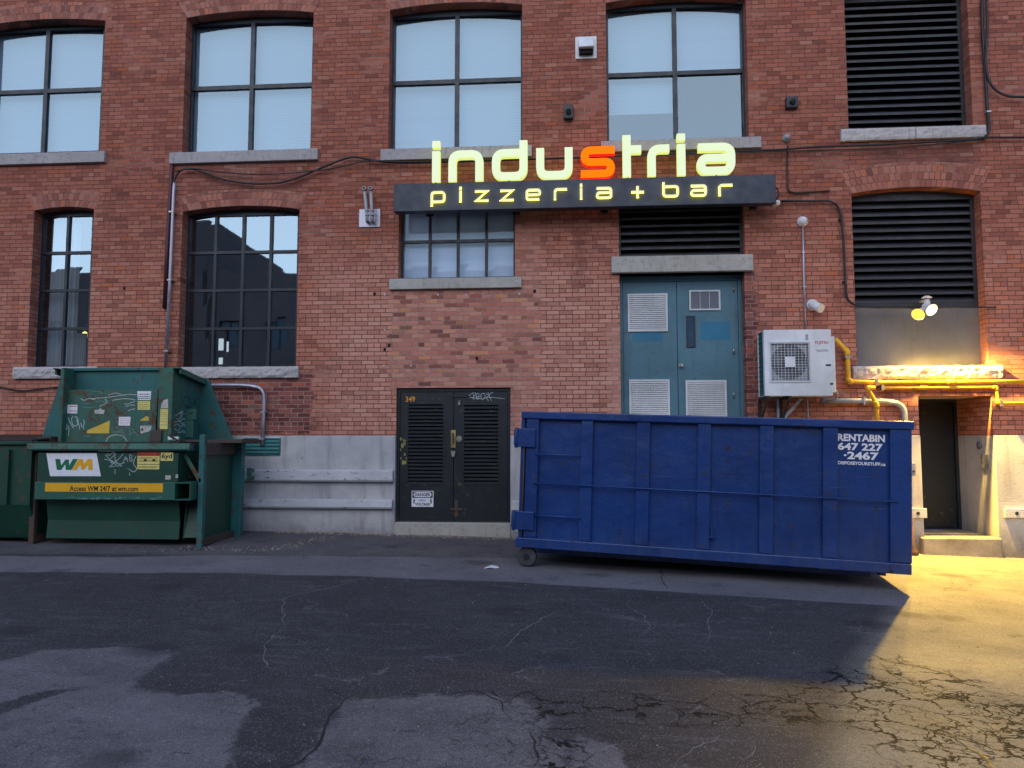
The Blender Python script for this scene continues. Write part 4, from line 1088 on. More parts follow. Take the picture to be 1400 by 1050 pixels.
pipe_px('cable', [(-20, 525), (10, 531), (30, 535), (50, 532), (90, 528)], .012, 'cable_black', 'thin black cable drooping under the narrow left window', 'cable', .3, .03)
pipe_px('downpipe', [(235, 222), (234, 250), (229, 330), (225, 422)], .035, 'maroon_paint', 'flat maroon painted strip running down beside the white conduit', 'downpipe', .1, .03, seg=4)
pipe_px('conduit', [(238.5, 250), (237.5, 262), (233, 370), (226.5, 503)], .026, 'galvanised', 'pale metal conduit running down to the green hopper', 'conduit', .1, .085, clips=((235, 290, 0), (232.5, 383, 0), (228, 480, 0)))
pipe_px('conduit', [(270, 526.5), (335, 526.5), (361, 530), (361, 560), (358, 609)], .028, 'galvanised', 'bent metal conduit turning down into the teal grating', 'conduit', .38, .075, clips=((360, 563, 0), (358, 600, 0)), clipmat='galvanised')
pipe_px('conduit', [(1068, 275), (1147, 274.5), (1153, 320), (1157, 415), (1190, 420.5), (1258, 420.5)], .017, 'cable_black', 'dark conduit leading from the sign round to the lit lamp', 'conduit', .22, .05, clips=((1150, 300, 0), (1155, 385, 0)), clipmat='cable_black')
pipe_px('conduit', [(1272, 420.5), (1330, 420.5), (1362, 420)], .012, 'cable_black', 'short dark conduit right of the lit lamp', 'conduit', .1, .05)
pipe_px('conduit', [(1077, 200), (1076, 230), (1077, 262), (1090, 264), (1134, 261)], .013, 'cable_black', 'thin dark conduit hanging from the small round photocell', 'conduit', .15, .03)
pipe_px('conduit', [(1097.5, 308), (1099, 380), (1101.5, 452)], .015, 'galvanised', 'thin pale conduit between the white dome and the heat pump', 'conduit', .1, .04, clips=((1098, 345, 0), (1099.5, 392, 0)), clipmat='galvanised')
# dome sensor
def dome(px, py, r, mat, mat2, name, label, cat):
    u, v = W(px, py, .05); t = empty(name, WALL.p(u, v, 0), label, cat)
    b = MB(); b.tube([(u, v, 0), (u, v, .035), (u, v, .036), (u, v, .07), (u, v, .10), (u, v, .115)], [r, r, r * .92, r * .85, r * .5, r * .12], 22); b.build('housing', mat, t)
    b = MB(); b.box(u + r * .1, u + r * .62, v - r * .2, v + r * .12, .07, .098); b.build('lens', mat2, t)
    return t
dome(1098, 302.5, .082, 'pvc_white', 'ink_black', 'dome_camera', 'white dome camera on top of the thin pale conduit', 'camera')
dome(1076, 188, .062, 'fan_grey', 'fan_dark', 'photocell', 'small round grey photocell above the board at the sign right end', 'sensor')
# black boxes
for (x0, x1, y0, y1, lab) in ((770.5, 784, 143, 161, 'small black flood light box on the brick, left of the fourth upper window'), (1075.5, 1092, 131, 146, 'small black box with a lens on the brick pier right of the fourth upper window')):
    q0 = W(x0, y0, .1); q1 = W(x1, y1, .1); um = (q0[0] + q1[0]) / 2; vm = (q0[1] + q1[1]) / 2
    t = empty('wall_box', WALL.p(um, q1[1], 0), lab, 'outlet box', 'small black boxes on the upper brick')
    b = MB(); b.box(q0[0], q1[0], q1[1], q0[1], 0, .09); b.build('case', 'frame_paint', t, bevel=.01)
    b = MB(); b.tube([(um, vm, .088), (um, vm - .01, .12), (um, vm - .02, .14)], [.04, .045, .03], 16); b.build('lens', 'ink_black', t)
# white vent hood
q0 = W(786.5, 49, .05); q1 = W(816, 78, .05)
t = empty('vent_hood', WALL.p((q0[0] + q1[0]) / 2, q1[1], 0), 'white square vent hood high between two upper windows', 'vent')
b = MB(); b.box(q0[0], q1[0], q1[1], q0[1], 0, .02); b.build('plate', 'pvc_white', t, bevel=.004)
a, c = q0[0] + .05, q1[0] - .05; v0, v1 = q1[1] + .05, q0[1] - .03
b = MB(); b.extr([(.021, v1), (.09, v1 - .03), (.17, v0 + .09), (.17, v0 + .07), (.021, v0 + .07)], a, c); b.build('hood', 'unit_white', t, bevel=.006)
b = MB(); b.box(a + .01, c - .01, v0, v0 + .068, .021, .10); b.build('flap', 'dark_void', t)
# twin exhaust pipes on a plate
q0 = W(491, 286, .02); q1 = W(519.5, 310, .02)
t = empty('exhaust_vent', WALL.p((q0[0] + q1[0]) / 2, q1[1], 0), 'pale square plate carrying two upright bent exhaust pipes', 'vent')
b = MB(); b.box(q0[0], q1[0], q1[1], q0[1], 0, .018); b.build('plate', 'galvanised', t, bevel=.004)
for (x, xt) in ((502, 498.5), (509, 507)):
    P = [(*W(x, 302, .0), .0), (*W(x, 303, .13), .13), (*W(x - .5, 292, .15), .15), (*W(xt, 262, .15), .15)]
    b = MB(); b.tube(rounded(P, .07, 5), .026, 12)
    qt = W(xt, 258, .15); b.tube([(qt[0], qt[1], .10), (qt[0], qt[1], .20)], .03, 16)
    b.m = 1; b.tube([(qt[0], qt[1], .2005), (qt[0], qt[1], .204)], .017, 14); b.m = 0
    for yy in (288, 294): qq = W(x, yy, .15); b.tube([(qq[0], qq[1] - .012, .15), (qq[0], qq[1] + .012, .15)], .033, 12)
    b.build('pipe', ['pvc_grey', 'dark_void'], t)
# white elbow vent above the heat pump
P = [(*W(1110, 417, 0), 0), (*W(1112, 417, .10), .10), (*W(1123, 422, .22), .22)]
t = empty('elbow_vent', WALL.p(P[0][0], P[0][1], 0), 'white plastic elbow vent poking out above the heat pump', 'vent')
b = MB(); b.tube(rounded(P, .12, 6), .068, 20); b.build('pipe', 'pvc_white', t)
b = MB(); b.tube([P[0], (P[0][0], P[0][1], .03)], .085, 20); b.build('collar', 'pvc_white', t)

# heat pump unit on brackets
NF, NK = .55, .17
q0 = W(1044, 451, NF); q1 = W(1139, 541, NF); a0, a1, b1, b0 = q0[0], q1[0], q0[1], q1[1]
t = empty('heat_pump', WALL.p((a0 + a1) / 2, b0, .36), 'white wall-mounted heat pump unit with a round fan grille', 'heat pump')
b = MB(); g0 = W(1051.5, 468, NF); g1 = W(1108.5, 522, NF); gu0, gu1, gv0, gv1 = g0[0], g1[0], g1[1], g0[1]
b.prism(rect(a0, a1, b0, b1), [rect(gu0 + .02, gu1 - .02, gv0 + .02, gv1 - .02)], NF - .02, NF)
b.box(a0 + .001, a1 - .001, b1 - .012, b1 - .001, NK, NF - .021); b.box(a0 + .001, a1 - .001, b0 + .001, b0 + .012, NK, NF - .021); b.box(a1 - .012, a1 - .001, b0 + .013, b1 - .013, NK, NF - .021)
b.box(a0, a0 + .03, b0 + .013, b1 - .013, NF - .08, NF - .021); b.box(a0, a0 + .03, b0 + .013, b1 - .013, NK, NK + .04)
b.build('casing', 'unit_white', t, bevel=.006)
b = MB()
for k in range(26): 
    n_ = NK + .045 + k * (NF - .08 - NK - .05) / 26; b.box(a0 + .008, a0 + .028, b0 + .014, b1 - .014, n_, n_ + .004)
for k in range(14):
    v = b0 + .02 + k * (b1 - b0 - .04) / 13; b.box(a0 + .002, a0 + .007, v - .004, v + .004, NK + .04, NF - .08)
b.box(a0 + .03, a0 + .04, b0 + .014, b1 - .014, NK + .04, NF - .08)
b.build('coil', 'coil_teal', t)
um, vm = (gu0 + gu1) / 2, (gv0 + gv1) / 2; rf = (gv1 - gv0) / 2 - .015
b = MB(); N_ = 40
b.prism(rect(gu0 + .021, gu1 - .021, gv0 + .021, gv1 - .021), [[(um + rf * .93 * math.cos(2 * math.pi * i / N_), vm + rf * .93 * math.sin(2 * math.pi * i / N_)) for i in range(N_)]], NF - .05, NF - .04)
b.m = 1; b.box(gu0 + .02, gu1 - .02, gv0 + .02, gv1 - .02, NF - .085, NF - .075)
b.build('fan_ring', ['fan_grey', 'fan_dark'], t)
b = MB()
for k in range(4):
    g_ = k * math.pi / 2 + .4; pts = [(um + rf * r_ * math.cos(g_ + s_), vm + rf * r_ * math.sin(g_ + s_)) for r_, s_ in ((.15, -.3), (.85, -.25), (.88, .45), (.5, .55), (.15, .5))]
    b.prism(pts, [], NF - .066 - .001 * k, NF - .062 - .001 * k)
b.cyl((um, vm, NF - .072), (um, vm, NF - .055), rf * .2); b.build('fan', 'fan_blade', t)
b = MB()
for k in range(15): v = gv0 + .02 + k * (gv1 - gv0 - .04) / 14; b.box(gu0, gu1, v - .0022, v + .0022, NF + .004, NF + .0085)
for k in range(12): u = gu0 + .02 + k * (gu1 - gu0 - .04) / 11; b.box(u - .0022, u + .0022, gv0, gv1, NF + .0086, NF + .013)
b.prism(rect(gu0 - .006, gu1 + .006, gv0 - .006, gv1 + .006), [rect(gu0 + .008, gu1 - .008, gv0 + .008, gv1 - .008)], NF + .001, NF + .014)
b.build('fan_grille', 'white_louvre', t)
q0 = W(1072.7, 488, NF); q1 = W(1087, 501.8, NF); b = MB(); b.box(q0[0], q1[0], q1[1], q0[1], NF + .0135, NF + .018); b.build('badge', 'unit_white', t)
b = MB(); q0 = W(1114.3, 466.3, NF); q1 = W(1132.5, 471.3, NF); put_text(b, 'FUJITSU', q0[0], q1[0], q1[1], q0[1], NF + .002, .02); b.build('lettering', 'ink_red', t)
b = MB(); q0 = W(1116.5, 477.8, NF); q1 = W(1132, 480.8, NF); put_text(b, 'HALCYON', q0[0], q1[0], q1[1], q0[1], NF + .002, .01); b.build('lettering', 'ink_grey', t)
for (x0, x1, y0, y1) in ((1129, 1136, 498, 500.4), (1135, 1139, 523.5, 526)):
    q0 = W(x0, y0, NF); q1 = W(x1, y1, NF); MB().box(q0[0], q1[0], q1[1], q0[1], NF - .001, NF + .003).build('handle', 'ink_black', t)
q0 = W(1101, 457, NF); q1 = W(1105, 465, NF); MB().box(q0[0], q1[0], q1[1], q0[1], NF - .001, NF + .002).build('badge', 'fan_grey', t)
q0 = W(1139, 462, NF); q1 = W(1146, 537, NF)
b = MB(); b.box(a1 + .0, a1 + .06, b0 + .05, b1 - .10, NK + .1, NF - .03); b.build('valve_cover', 'unit_white', t, bevel=.01)
b = MB()
for (x0_, x1_) in ((1049, 1052), (1079, 1083.5)):
    u = W(x0_ + 1, 550, .5)[0]
    b = MB(); b.box(u - .02, u + .02, b0 - .045, b0 - .002, .03, NF - .03); b.box(u - .02, u + .02, b0 - .42, b0 - .0455, .0, .045)
    b.hexa([(u - .012, b0 - .40, .05), (u + .012, b0 - .40, .05), (u + .012, b0 - .36, .05), (u - .012, b0 - .36, .05)], [(u - .012, b0 - .085, .46), (u + .012, b0 - .085, .46), (u + .012, b0 - .048, .46), (u - .012, b0 - .048, .46)])
    b.build('bracket', 'frame_paint', t)
b = MB(); q0 = W(1071, 572, .10); q1 = W(1095, 545, .10); b.hexa([(q0[0] - .03, q0[1], .08), (q0[0] + .03, q0[1], .08), (q0[0] + .03, q0[1], .13), (q0[0] - .03, q0[1], .13)], [(q1[0] - .03, q1[1], .08), (q1[0] + .03, q1[1], .08), (q1[0] + .03, q1[1], .13), (q1[0] - .03, q1[1], .13)])
q0 = W(1062, 546, .10); q1 = W(1065, 575, .10); b.box(q0[0], q1[0] + .01, q1[1], q0[1], .06, .1); q0 = W(1103.5, 546, .10); q1 = W(1106, 575, .10); b.box(q0[0], q1[0], q1[1], q0[1], .06, .1)
b.build('strut', 'galvanised', t)
b = MB(); b.tube(rounded([(*W(1138, 528, .4), .4), (*W(1146, 538, .4), .4), (*W(1143, 546, .3), .3), (*W(1130, 548, .12), .12)], .06, 4), .012, 8); b.build('refrigerant_line', 'pvc_grey', t)
# pale drain pipe with a wide bend down to a grey box
pipe_px('drain_pipe', [(1122, 548), (1205, 548), (1236, 552), (1238, 585), (1241, 640)], .042, 'pvc_grey', 'thick pale grey pipe bending down behind the blue bin', 'pipe', .33, .09, clips=((1180, 548, 1),), clipmat='galvanised')
q0 = W(1236, 633, .15); q1 = W(1252.5, 651, .15)
t = empty('junction_box', WALL.p((q0[0] + q1[0]) / 2, q1[1], 0), 'grey junction box at the foot of the pale drain pipe', 'junction box')
b = MB(); b.box(q0[0], q1[0], q1[1], q0[1], .03, .15); b.build('case', 'galvanised', t, bevel=.006)
b = MB(); b.cyl((q0[0] + .13, q1[1] + .07, .15), (q0[0] + .13, q1[1] + .07, .162), .016, 10); b.build('knob', 'ink_black', t)
# yellow gas pipes
def gas(pts, label, fits, r=.034, n=.11):
    P = [(*W(x, y, n), n) for x, y in pts]
    t = empty('gas_pipe', WALL.p(*P[0]), label, 'gas pipe', 'yellow gas pipes under the rough sill')
    MB().tube(rounded(P, .05, 4), r, 12).build('pipe', 'gas_yellow', t)
    for i in range(1, len(P) - 1):
        p = Vector(P[i]); b = MB()
        a = p + (Vector(P[i - 1]) - p).normalized() * .055; c = p + (Vector(P[i + 1]) - p).normalized() * .055
        b.tube(rounded([tuple(a), tuple(p), tuple(c)], .045, 4), r * 1.28, 12); b.build('elbow', 'gas_yellow', t)
    for (x, y, hor) in fits:
        u, v = W(x, y, n); b = MB()
        if hor: b.box(u - .02, u + .02, v - r * 1.5, v + r * 1.5, .0, n + r * 1.25)
        else: b.box(u - r * 1.5, u + r * 1.5, v - .02, v + .02, .0, n + r * 1.25)
        b.build('clip', 'steel', t)
gas([(1142, 463), (1158.5, 481), (1160, 521.5), (1200, 523), (1300, 522.5), (1425, 522)], 'upper yellow gas pipe, kinking down from the heat pump and along under the rough sill', [(1198, 523, 1), (1159, 488, 0)])
gas([(1207, 530), (1262, 530), (1362, 529), (1364.5, 551), (1425, 552)], 'lower yellow gas pipe, stepping down past the right doorway corner', [(1206, 530, 1), (1368, 552, 1)], .026)
gas([(1196, 530), (1186, 530), (1198.5, 553), (1200, 600)], 'short yellow gas pipe dropping behind the blue bin rim', [], .030, .20)
# rusty pipe post by the blue bin
u, v = W(1244, 757, .25); gp = gz(u, -.25)
t = empty('bollard', (u, -.25, gp), 'brown rusty standing post with a red top between the bin and doorway', 'bollard')
MB().tube([(u + .02, gp, .25), (u + .015, gp + .05, .25), (u + .0, gp + .10, .25), (u - .02, W(1240, 668, .25)[1], .25)], [.10, .085, .07, .055], 16).build('post', 'rust_brown', t)
vt_ = W(1240, 668, .25)[1]
MB().tube([(u - .02, vt_, .25), (u - .02, vt_ + .04, .25), (u - .02, vt_ + .05, .25), (u - .02, vt_ + .11, .25)], [.05, .05, .03, .035], 14).build('cap', 'cap_red', t)
MB().tube([(u - .02, vt_ + .11, .25), (u - .02, vt_ + .17, .25), (u - .02, vt_ + .20, .25)], [.05, .05, .02], 14).build('valve', 'gas_yellow', t)

# twin-headed lamp, switched on
ju, jv = W(1265, 412, -.02)
lamp = empty('wall_lamp', WALL.p(ju, jv - .15, .1), 'lit twin-headed wall lamp glowing amber on the grey panel right of the heat pump', 'lamp')
b = MB(); b.tube([(ju, jv + .02, -.19), (ju, jv + .02, .02)], .018, 10); b.tube([(ju, jv + .035, .03), (ju, jv + .05, .03), (ju, jv + .075, .03)], [.07, .075, .03], 20)
b.tube([(ju, jv - .07, .03), (ju, jv - .03, .03), (ju, jv + .035, .03)], [.05, .045, .035], 16); b.build('mount', 'pvc_white', lamp)
HD = []
for (x, y, n_, aim, em) in ((1255, 430, .26, (-.75, -.62, .75), 'lamp_amber'), (1274, 424, .26, (.30, -.60, .95), 'lamp_white')):
    u, v = W(x, y, n_); a = Vector(aim).normalized(); p = Vector((u, v, n_)); s_ = p - a * .13
    b = MB(); b.tube([(ju, jv - .06, .04), tuple(s_ - a * .04)], .014, 8)
    b.tube([tuple(s_ - a * .05), tuple(s_), tuple(s_ + a * .05), tuple(p - a * .012), tuple(p)], [.034, .044, .056, .086, .092], 20, cap=False); b.build('lamp_head', 'pvc_white', lamp)
    b = MB(); b.tube([tuple(p - a * .03), tuple(p + a * .004), tuple(p + a * .022)], [.068, .076, .035], 18); b.build('bulb', em, lamp)
    HD.append((p + a * .06, a))
for (p, a), (en, c_, ang, ax) in zip(HD, ((520, (1.0, .60, .10), 150, (.30, -1.0, .66)), (1900, (1.0, .62, .11), 125, (.62, -1.0, .95)))):
    L = bpy.data.lights.new('lamp_light', 'SPOT'); L.energy = en; L.color = c_; L.spot_size = R(ang); L.spot_blend = .35 if ang < 149 else .6; L.shadow_soft_size = .045
    o = bpy.data.objects.new('lamp_light', L); COL.objects.link(o)
    o.location = WALL.p(*p) - WL[lamp.name]; o.parent = lamp
    dirw = WALL.U * ax[0] + WALL.V * ax[1] + WALL.N * ax[2]
    o.rotation_euler = dirw.to_track_quat('-Z', 'Y').to_euler()

# ------------------------------------------------------------------ blue roll-off bin
LX = Vector(cam_to_world(.065, 9.05, -1.298)); RX = Vector(cam_to_world(4.30, 8.0, -1.448))
e1 = (RX - LX).normalized(); e2 = Vector((-e1.y, e1.x, 0)).normalized(); e3 = e1.cross(e2)   # along, back, up
BF = Frame(LX, e1, e3, -e2); LEN = (RX - LX).length - .035
bp = lambda x, y, n=0: BF.px(x, y, n)
HT = (bp(900, 569)[1] + bp(1200, 573)[1] + bp(760, 563)[1]) / 3
bin_ = empty('rolloff_bin', (LX + RX) / 2 - Vector((0, 0, .25)), 'long blue steel roll-off bin with white stencilled phone number', 'waste bin')
WID = 2.05
b = MB(BF); b.box(.0, LEN, .08, HT - .03, -WID, -.075) if False else None
b.box(.0, LEN, .06, HT - .06, -.09, -.055); b.box(.0, LEN, .06, HT - .06, -WID, -WID + .03)
b.box(LEN - .05, LEN, .06, HT - .06, -WID + .031, -.0905)
b.box(.0, LEN, .06, .10, -WID + .031, -.0905)
b.build('body', 'bin_blue', bin_)
b = MB(BF); b.box(.02, .06, .101, HT - .05, -WID + .031, -.0905); b.build('tailgate', 'bin_blue', bin_, bevel=.004)
for (n0, n1) in ((-.11, .02), (-WID - .03, -WID + .06)):
    b = MB(BF); b.box(-.0, LEN + .02, HT - .09, HT, n0, n1); b.build('top_rail', 'bin_blue', bin_, bevel=.012)
b = MB(BF); b.box(LEN - .10, LEN + .02, HT - .09, HT - .002, -WID + .062, -.112); b.build('top_rail', 'bin_blue', bin_, bevel=.01)
for n0, n1 in ((-.10, .03), (-WID - .02, -WID + .08)):
    b = MB(BF); b.box(-.02, LEN - .01, 0, .115, n0, n1); b.build('bottom_rail', 'bin_blue', bin_, bevel=.01)
zz = lambda x, y: (690 + x / 2.414, 520 + y / 2.414)
ribs = [(66, 108), (248, 288), (433, 477), (635, 679), (841, 887), (1050, 1100), (1272, 1328)]
for k, (x0, x1) in enumerate(ribs):
    u0 = bp(*zz(x0, 330))[0]; u1 = bp(*zz(x1, 330))[0]
    if k == 0: u0 = bp(*zz(66, 330))[0]
    if k == 6: u1 = LEN
    for n0, n1, in ((-.0545, .0), (-WID - .04, -WID - .001)):
        b = MB(BF); b.extr([(n0, .116), (n1, .116), (n1, HT - .091), (n0, HT - .091)], u0, u1)
        o = b.build('rib', 'bin_blue', bin_, bevel=.010)
u0 = 0; b = MB(BF); b.box(.0, bp(*zz(61, 330))[0], .116, HT - .091, -.0545, -.005); b.build('corner_post', 'bin_blue', bin_, bevel=.008)
b = MB(BF); u = bp(*zz(62, 330))[0]; b.tube([(u, .14, .012), (u, HT - .2, .012)], .009, 8); b.build('hinge_rod', 'rust_brown', bin_)
for (x0, x1, y0, y1, k) in ((100, 252, 243, 250, 0), (95, 1300, 346, 392, 1), (98, 250, 447, 453, 2)):
    q0 = bp(*zz(x0, y0), .02); q1 = bp(*zz(x1, y1), .02); b = MB(BF); vv = (q0[1] + q1[1]) / 2
    b.tube([(q0[0], vv, .016), (q1[0], vv, .016)], .011, 8); b.build('tie_rod', 'bin_blue', bin_)
for (x0, x1, y0, y1) in ((33, 100, 158, 222), (24, 95, 431, 496)):
    q0 = bp(*zz(x0 + 10, y0), .03); q1 = bp(*zz(x1, y1), .03); b = MB(BF)
    b.box(q0[0], q1[0], q1[1], q0[1], .0005, .035); b.box(q0[0] - .05, q0[0] + .012, q1[1] + .02, q0[1] - .02, -.02, .012)
    b.tube([(q0[0] - .012, q1[1] - .01, .03), (q0[0] - .012, q0[1] + .01, .03)], .022, 10); b.build('latch', 'bin_blue', bin_, bevel=.008)
q0 = bp(*zz(686, 305), -.05); q1 = bp(*zz(820, 330), -.05)
b = MB(BF); b.stroke(rounded([(q0[0], q1[1]), (q0[0], q0[1]), (q1[0], q0[1]), (q1[0], q1[1])], .015, 3), .008, -.0547, -.050); b.build('weld_seam', 'bin_blue', bin_)
q = bp(*zz(683, 505), 0); b = MB(BF); b.box(q[0] - .012, q[0] + .012, q[1] - .04, q[1] + .06, -.05, .004); b.box(q[0] - .03, q[0] + .03, q[1] - .05, q[1] - .028, -.05, .03); b.build('hook', 'bin_blue', bin_)
# stencilled lettering on the last panel
nP = -.052
for (s_, x0, x1, y0, y1, bo) in (('RENTABIN', 1099, 1255, 178, 202, .035), ('647 227', 1099, 1248, 207, 232, .035), ('\u00b72467', 1119, 1234, 236, 262, .035), ('DISPOSEYOURSTUFF.ca', 1100, 1257, 269, 280, .03)):
    q0 = bp(*zz(x0, y0), nP); q1 = bp(*zz(x1, y1), nP); qa = bp(*zz(x1, y0), nP); qb = bp(*zz(x0, y1), nP)
    b = MB(BF); put_text(b, s_, q0[0], q1[0], (q1[1] + qb[1]) / 2, (q0[1] + qa[1]) / 2, nP, bo); b.build('lettering', 'ink_white', bin_)
q0 = bp(*zz(1115, 292), nP); q1 = bp(*zz(1168, 296), nP)
# underframe and wheels
b = MB(BF)
for n0, n1 in ((-.62, -.52), (-1.55, -1.45)): b.box(.1, LEN - .3, -.14, -.001, n0, n1)
for k in range(7): u = .3 + k * (LEN - .6) / 6; b.box(u, u + .07, -.05, -.002, -WID + .1, -.12)
b.build('underframe', 'bin_blue', bin_)
wu = bp(*zz(74, 598), -.08)[0]; wr = .118
for (u, n0) in ((wu, -.12), (wu, -WID + .10), (LEN - .45, -.95), (LEN - .45, -WID + .30)):
    pg = BF.p(u, 0, n0 + .04); g_ = gsurf(pg.x, pg.y); vz = (g_ - pg.z) / e3.z + wr + .004
    b = MB(BF); b.tube([(u, vz, n0), (u, vz, n0 + .012), (u, vz, n0 + .068), (u, vz, n0 + .08)], [wr - .012, wr, wr, wr - .012], 28)
    wh = b.build('wheel', 'wheel_steel', bin_)
    b = MB(BF); b.tube([(u, vz, n0 - .01), (u, vz, n0 + .092)], .035, 16); b.box(u - .06, u + .06, vz, .0, n0 - .02, n0 - .012); b.box(u - .06, u + .06, vz, .0, n0 + .092, n0 + .10) if n0 > -.2 and False else None
    b.build('hub', 'frame_paint', wh)

# ------------------------------------------------------------------ green front-load container and its hopper
nf = 1.72
gL = lambda x, n: gz(W(x, 700, n)[0], -n)
g_l, g_r = W(45, 741, nf), W(285, 743, nf)
gr = min(gz(W(60, 741, nf)[0], -nf), gz(W(285, 741, nf)[0], -nf))
cx = W(150, 741, 1.2)[0]
D = empty('waste_compactor', (cx, -1.1, gz(cx, -1.1)), 'worn green waste container with a stickered, graffitied hopper rising behind it', 'dumpster')
def WB(x0, y0, x1, y1, n): a = W(x0, y0, n); c = W(x1, y1, n); return a[0], c[0], min(a[1], c[1]), max(a[1], c[1])
c0, c1, _, _ = WB(52, 620, 240, 738, nf)
vl0 = W(150, 619, nf)[1]; vl1 = W(150, 606, nf)[1]; vm = W(150, 684, nf)[1]; vbm = W(150, 739, nf)[1]
b = MB()   # container shell
b.box(c0, c1, vm + .004, vl0, nf - .03, nf)
b.extr([(nf - .30, vm), (nf - .01, vm), (nf - .01, vm + .003), (nf - .30, vm + .003)], c0, c1)
b.extr([(nf - .17, vm - .001), (nf - .14, vm - .001), (nf - .19, W(150, 714, nf)[1]), (nf - .17, vbm), (nf - .20, vbm), (nf - .22, W(150, 714, nf)[1])], c0 + .05, c1 - .05)
for (a, c) in ((c0, c0 + .03), (c1 - .03, c1)):
    b.extr([(.75, vl0), (nf - .031, vl0), (nf - .031, vm), (nf - .30, vm), (nf - .24, vbm), (.85, vbm)], a, c)
b.box(c0 + .031, c1 - .031, vbm, vl0, .72, .75)
b.build('container', 'dark_green', D, bevel=.004)
l0, l1 = W(40, 612, nf)[0], W(262, 612, nf)[0]
b = MB(); b.extr([(nf - .06, vl0 + .03), (nf + .05, vl0 + .03), (nf + .07, vl0 + .05), (nf + .05, vl1), (nf - .06, vl1)], l0, l1)
b.build('rim', 'green_rusty', D, bevel=.008)
b = MB(); b.box(l0 + .02, c1 + .02, vl1 + .001, vl1 + .018, .95, nf + .03); b.build('lid', 'rubber', D, bevel=.005)
q = WB(58, 659, 238, 684, nf + .06)
q_ch = q
b = MB(); b.extr([(nf + .001, q[2]), (nf + .06, q[2]), (nf + .06, q[3]), (nf + .001, q[3])], c0 + .02, c1 - .0); b.build('fork_channel', 'green_paint', D, bevel=.006)
f0, f1 = c1 + .002, c1 + .22
b = MB(); b.box(f0, f1, q[2], q[2] + .012, .85, nf + .06); b.box(f0, f1, q[3] - .012, q[3], .85, nf + .06); b.box(f1 - .012, f1, q[2] + .0125, q[3] - .0125, .85, nf + .06); b.build('fork_pocket', 'green_paint', D)
b = MB(); bl_, br_, bb_, bt_ = WB(240, 700, 262, 738, 1.4)
b.extr([(.8, vbm + .02), (1.5, vbm + .02), (1.35, vm), (.8, vm)], c1 + .002, c1 + .20); b.build('side_wall', 'dark_green', D)
# hopper
hn = 1.12
p0, p1, pv0, pv1 = WB(82, 604, 214, 532, hn + .02)
b = MB()
b.extr([(hn - .02, pv0 - .1), (hn + .02, pv0 - .1), (hn - .02, pv1), (hn - .06, pv1)], p0, p1)
hp = b.build('hopper_panel', 'green_rusty', D, bevel=.004)
b = MB(); r0, r1, rv0, rv1 = WB(86, 533, 214, 504, .9)
b.box(p0 - .02, p1 + .02, pv1 - .1, W(150, 503.5, .95)[1], .90, .95); b.box(p0 - .02, p1 + .02, W(150, 503.5, .95)[1] - .04, W(150, 503.5, .95)[1] + .004, .951, 1.0); b.build('back_panel', 'teal_green', D, bevel=.004)
for (x0, x1, n0, n1, mt) in ((79, 88, .95, 1.22, 'green_rusty'), (214, 237, .96, 1.22, 'green_rusty')):
    a, c, v0, v1 = WB(x0, 606, x1, 502.5, n1); b = MB(); b.box(a, c, v0 - .02, v1, n0, n1); b.build('post', mt, D, bevel=.008)
# side wall of the hopper running back, with its top flange
a = W(236, 560, 1.2)[0]; vt0 = W(237, 504, 1.2)[1]; vtb = W(288, 524, .25)[1]
for uu, s_ in ((a, 1), (W(80, 560, 1.2)[0] - .0, -1)):
    b = MB(); b.extr([(.25, .35), (1.19, .35), (1.19, vt0), (.25, vtb)], uu - .02 if s_ > 0 else uu, uu if s_ > 0 else uu + .02); b.build('side_wall', 'teal_green' if s_ > 0 else 'green_paint', D)
    b = MB(); b.extr([(.25, vtb + .001), (1.22, vt0 + .001), (1.22, vt0 + .02), (.25, vtb + .02)], uu - .02, uu + .10 * s_); b.extr([(.25, vtb - .06), (1.18, vt0 - .07), (1.18, vt0), (.25, vtb)], uu + .07 * s_, uu + .10 * s_); b.build('flange', 'green_paint', D, bevel=.004)
b = MB()   # wide gusset plates at the back
r_ = [W(284, 518, .40), W(319, 603, .40), W(200, 603, .40), W(200, 518, .40)]; b.prism([r_[2], r_[1], r_[0], r_[3]], [], .37, .40); b.build('gusset', 'teal_green', D, bevel=.004)
b = MB(); r_ = [W(82, 520, .9), W(56, 602, .9), W(100, 602, .9), W(100, 520, .9)]; b.prism([r_[0], r_[1], r_[2], r_[3]][::-1], [], .87, .90); b.build('gusset', 'teal_green', D, bevel=.004)
# lug and hook on the side
q = WB(274, 565, 287, 572, .8); u_ = a + .001
b = MB(); b.box(u_, u_ + .16, W(280, 574, .8)[1], W(280, 559, .8)[1], .78, .84); b.cyl((u_ + .09, W(280, 563, .8)[1], .84), (u_ + .09, W(280, 563, .8)[1], .86), .025, 12)
b.box(u_, u_ + .12, W(280, 598, .8)[1], W(280, 574, .8)[1] - .002, .79, .83); b.build('lug', 'green_rusty', D, bevel=.006)
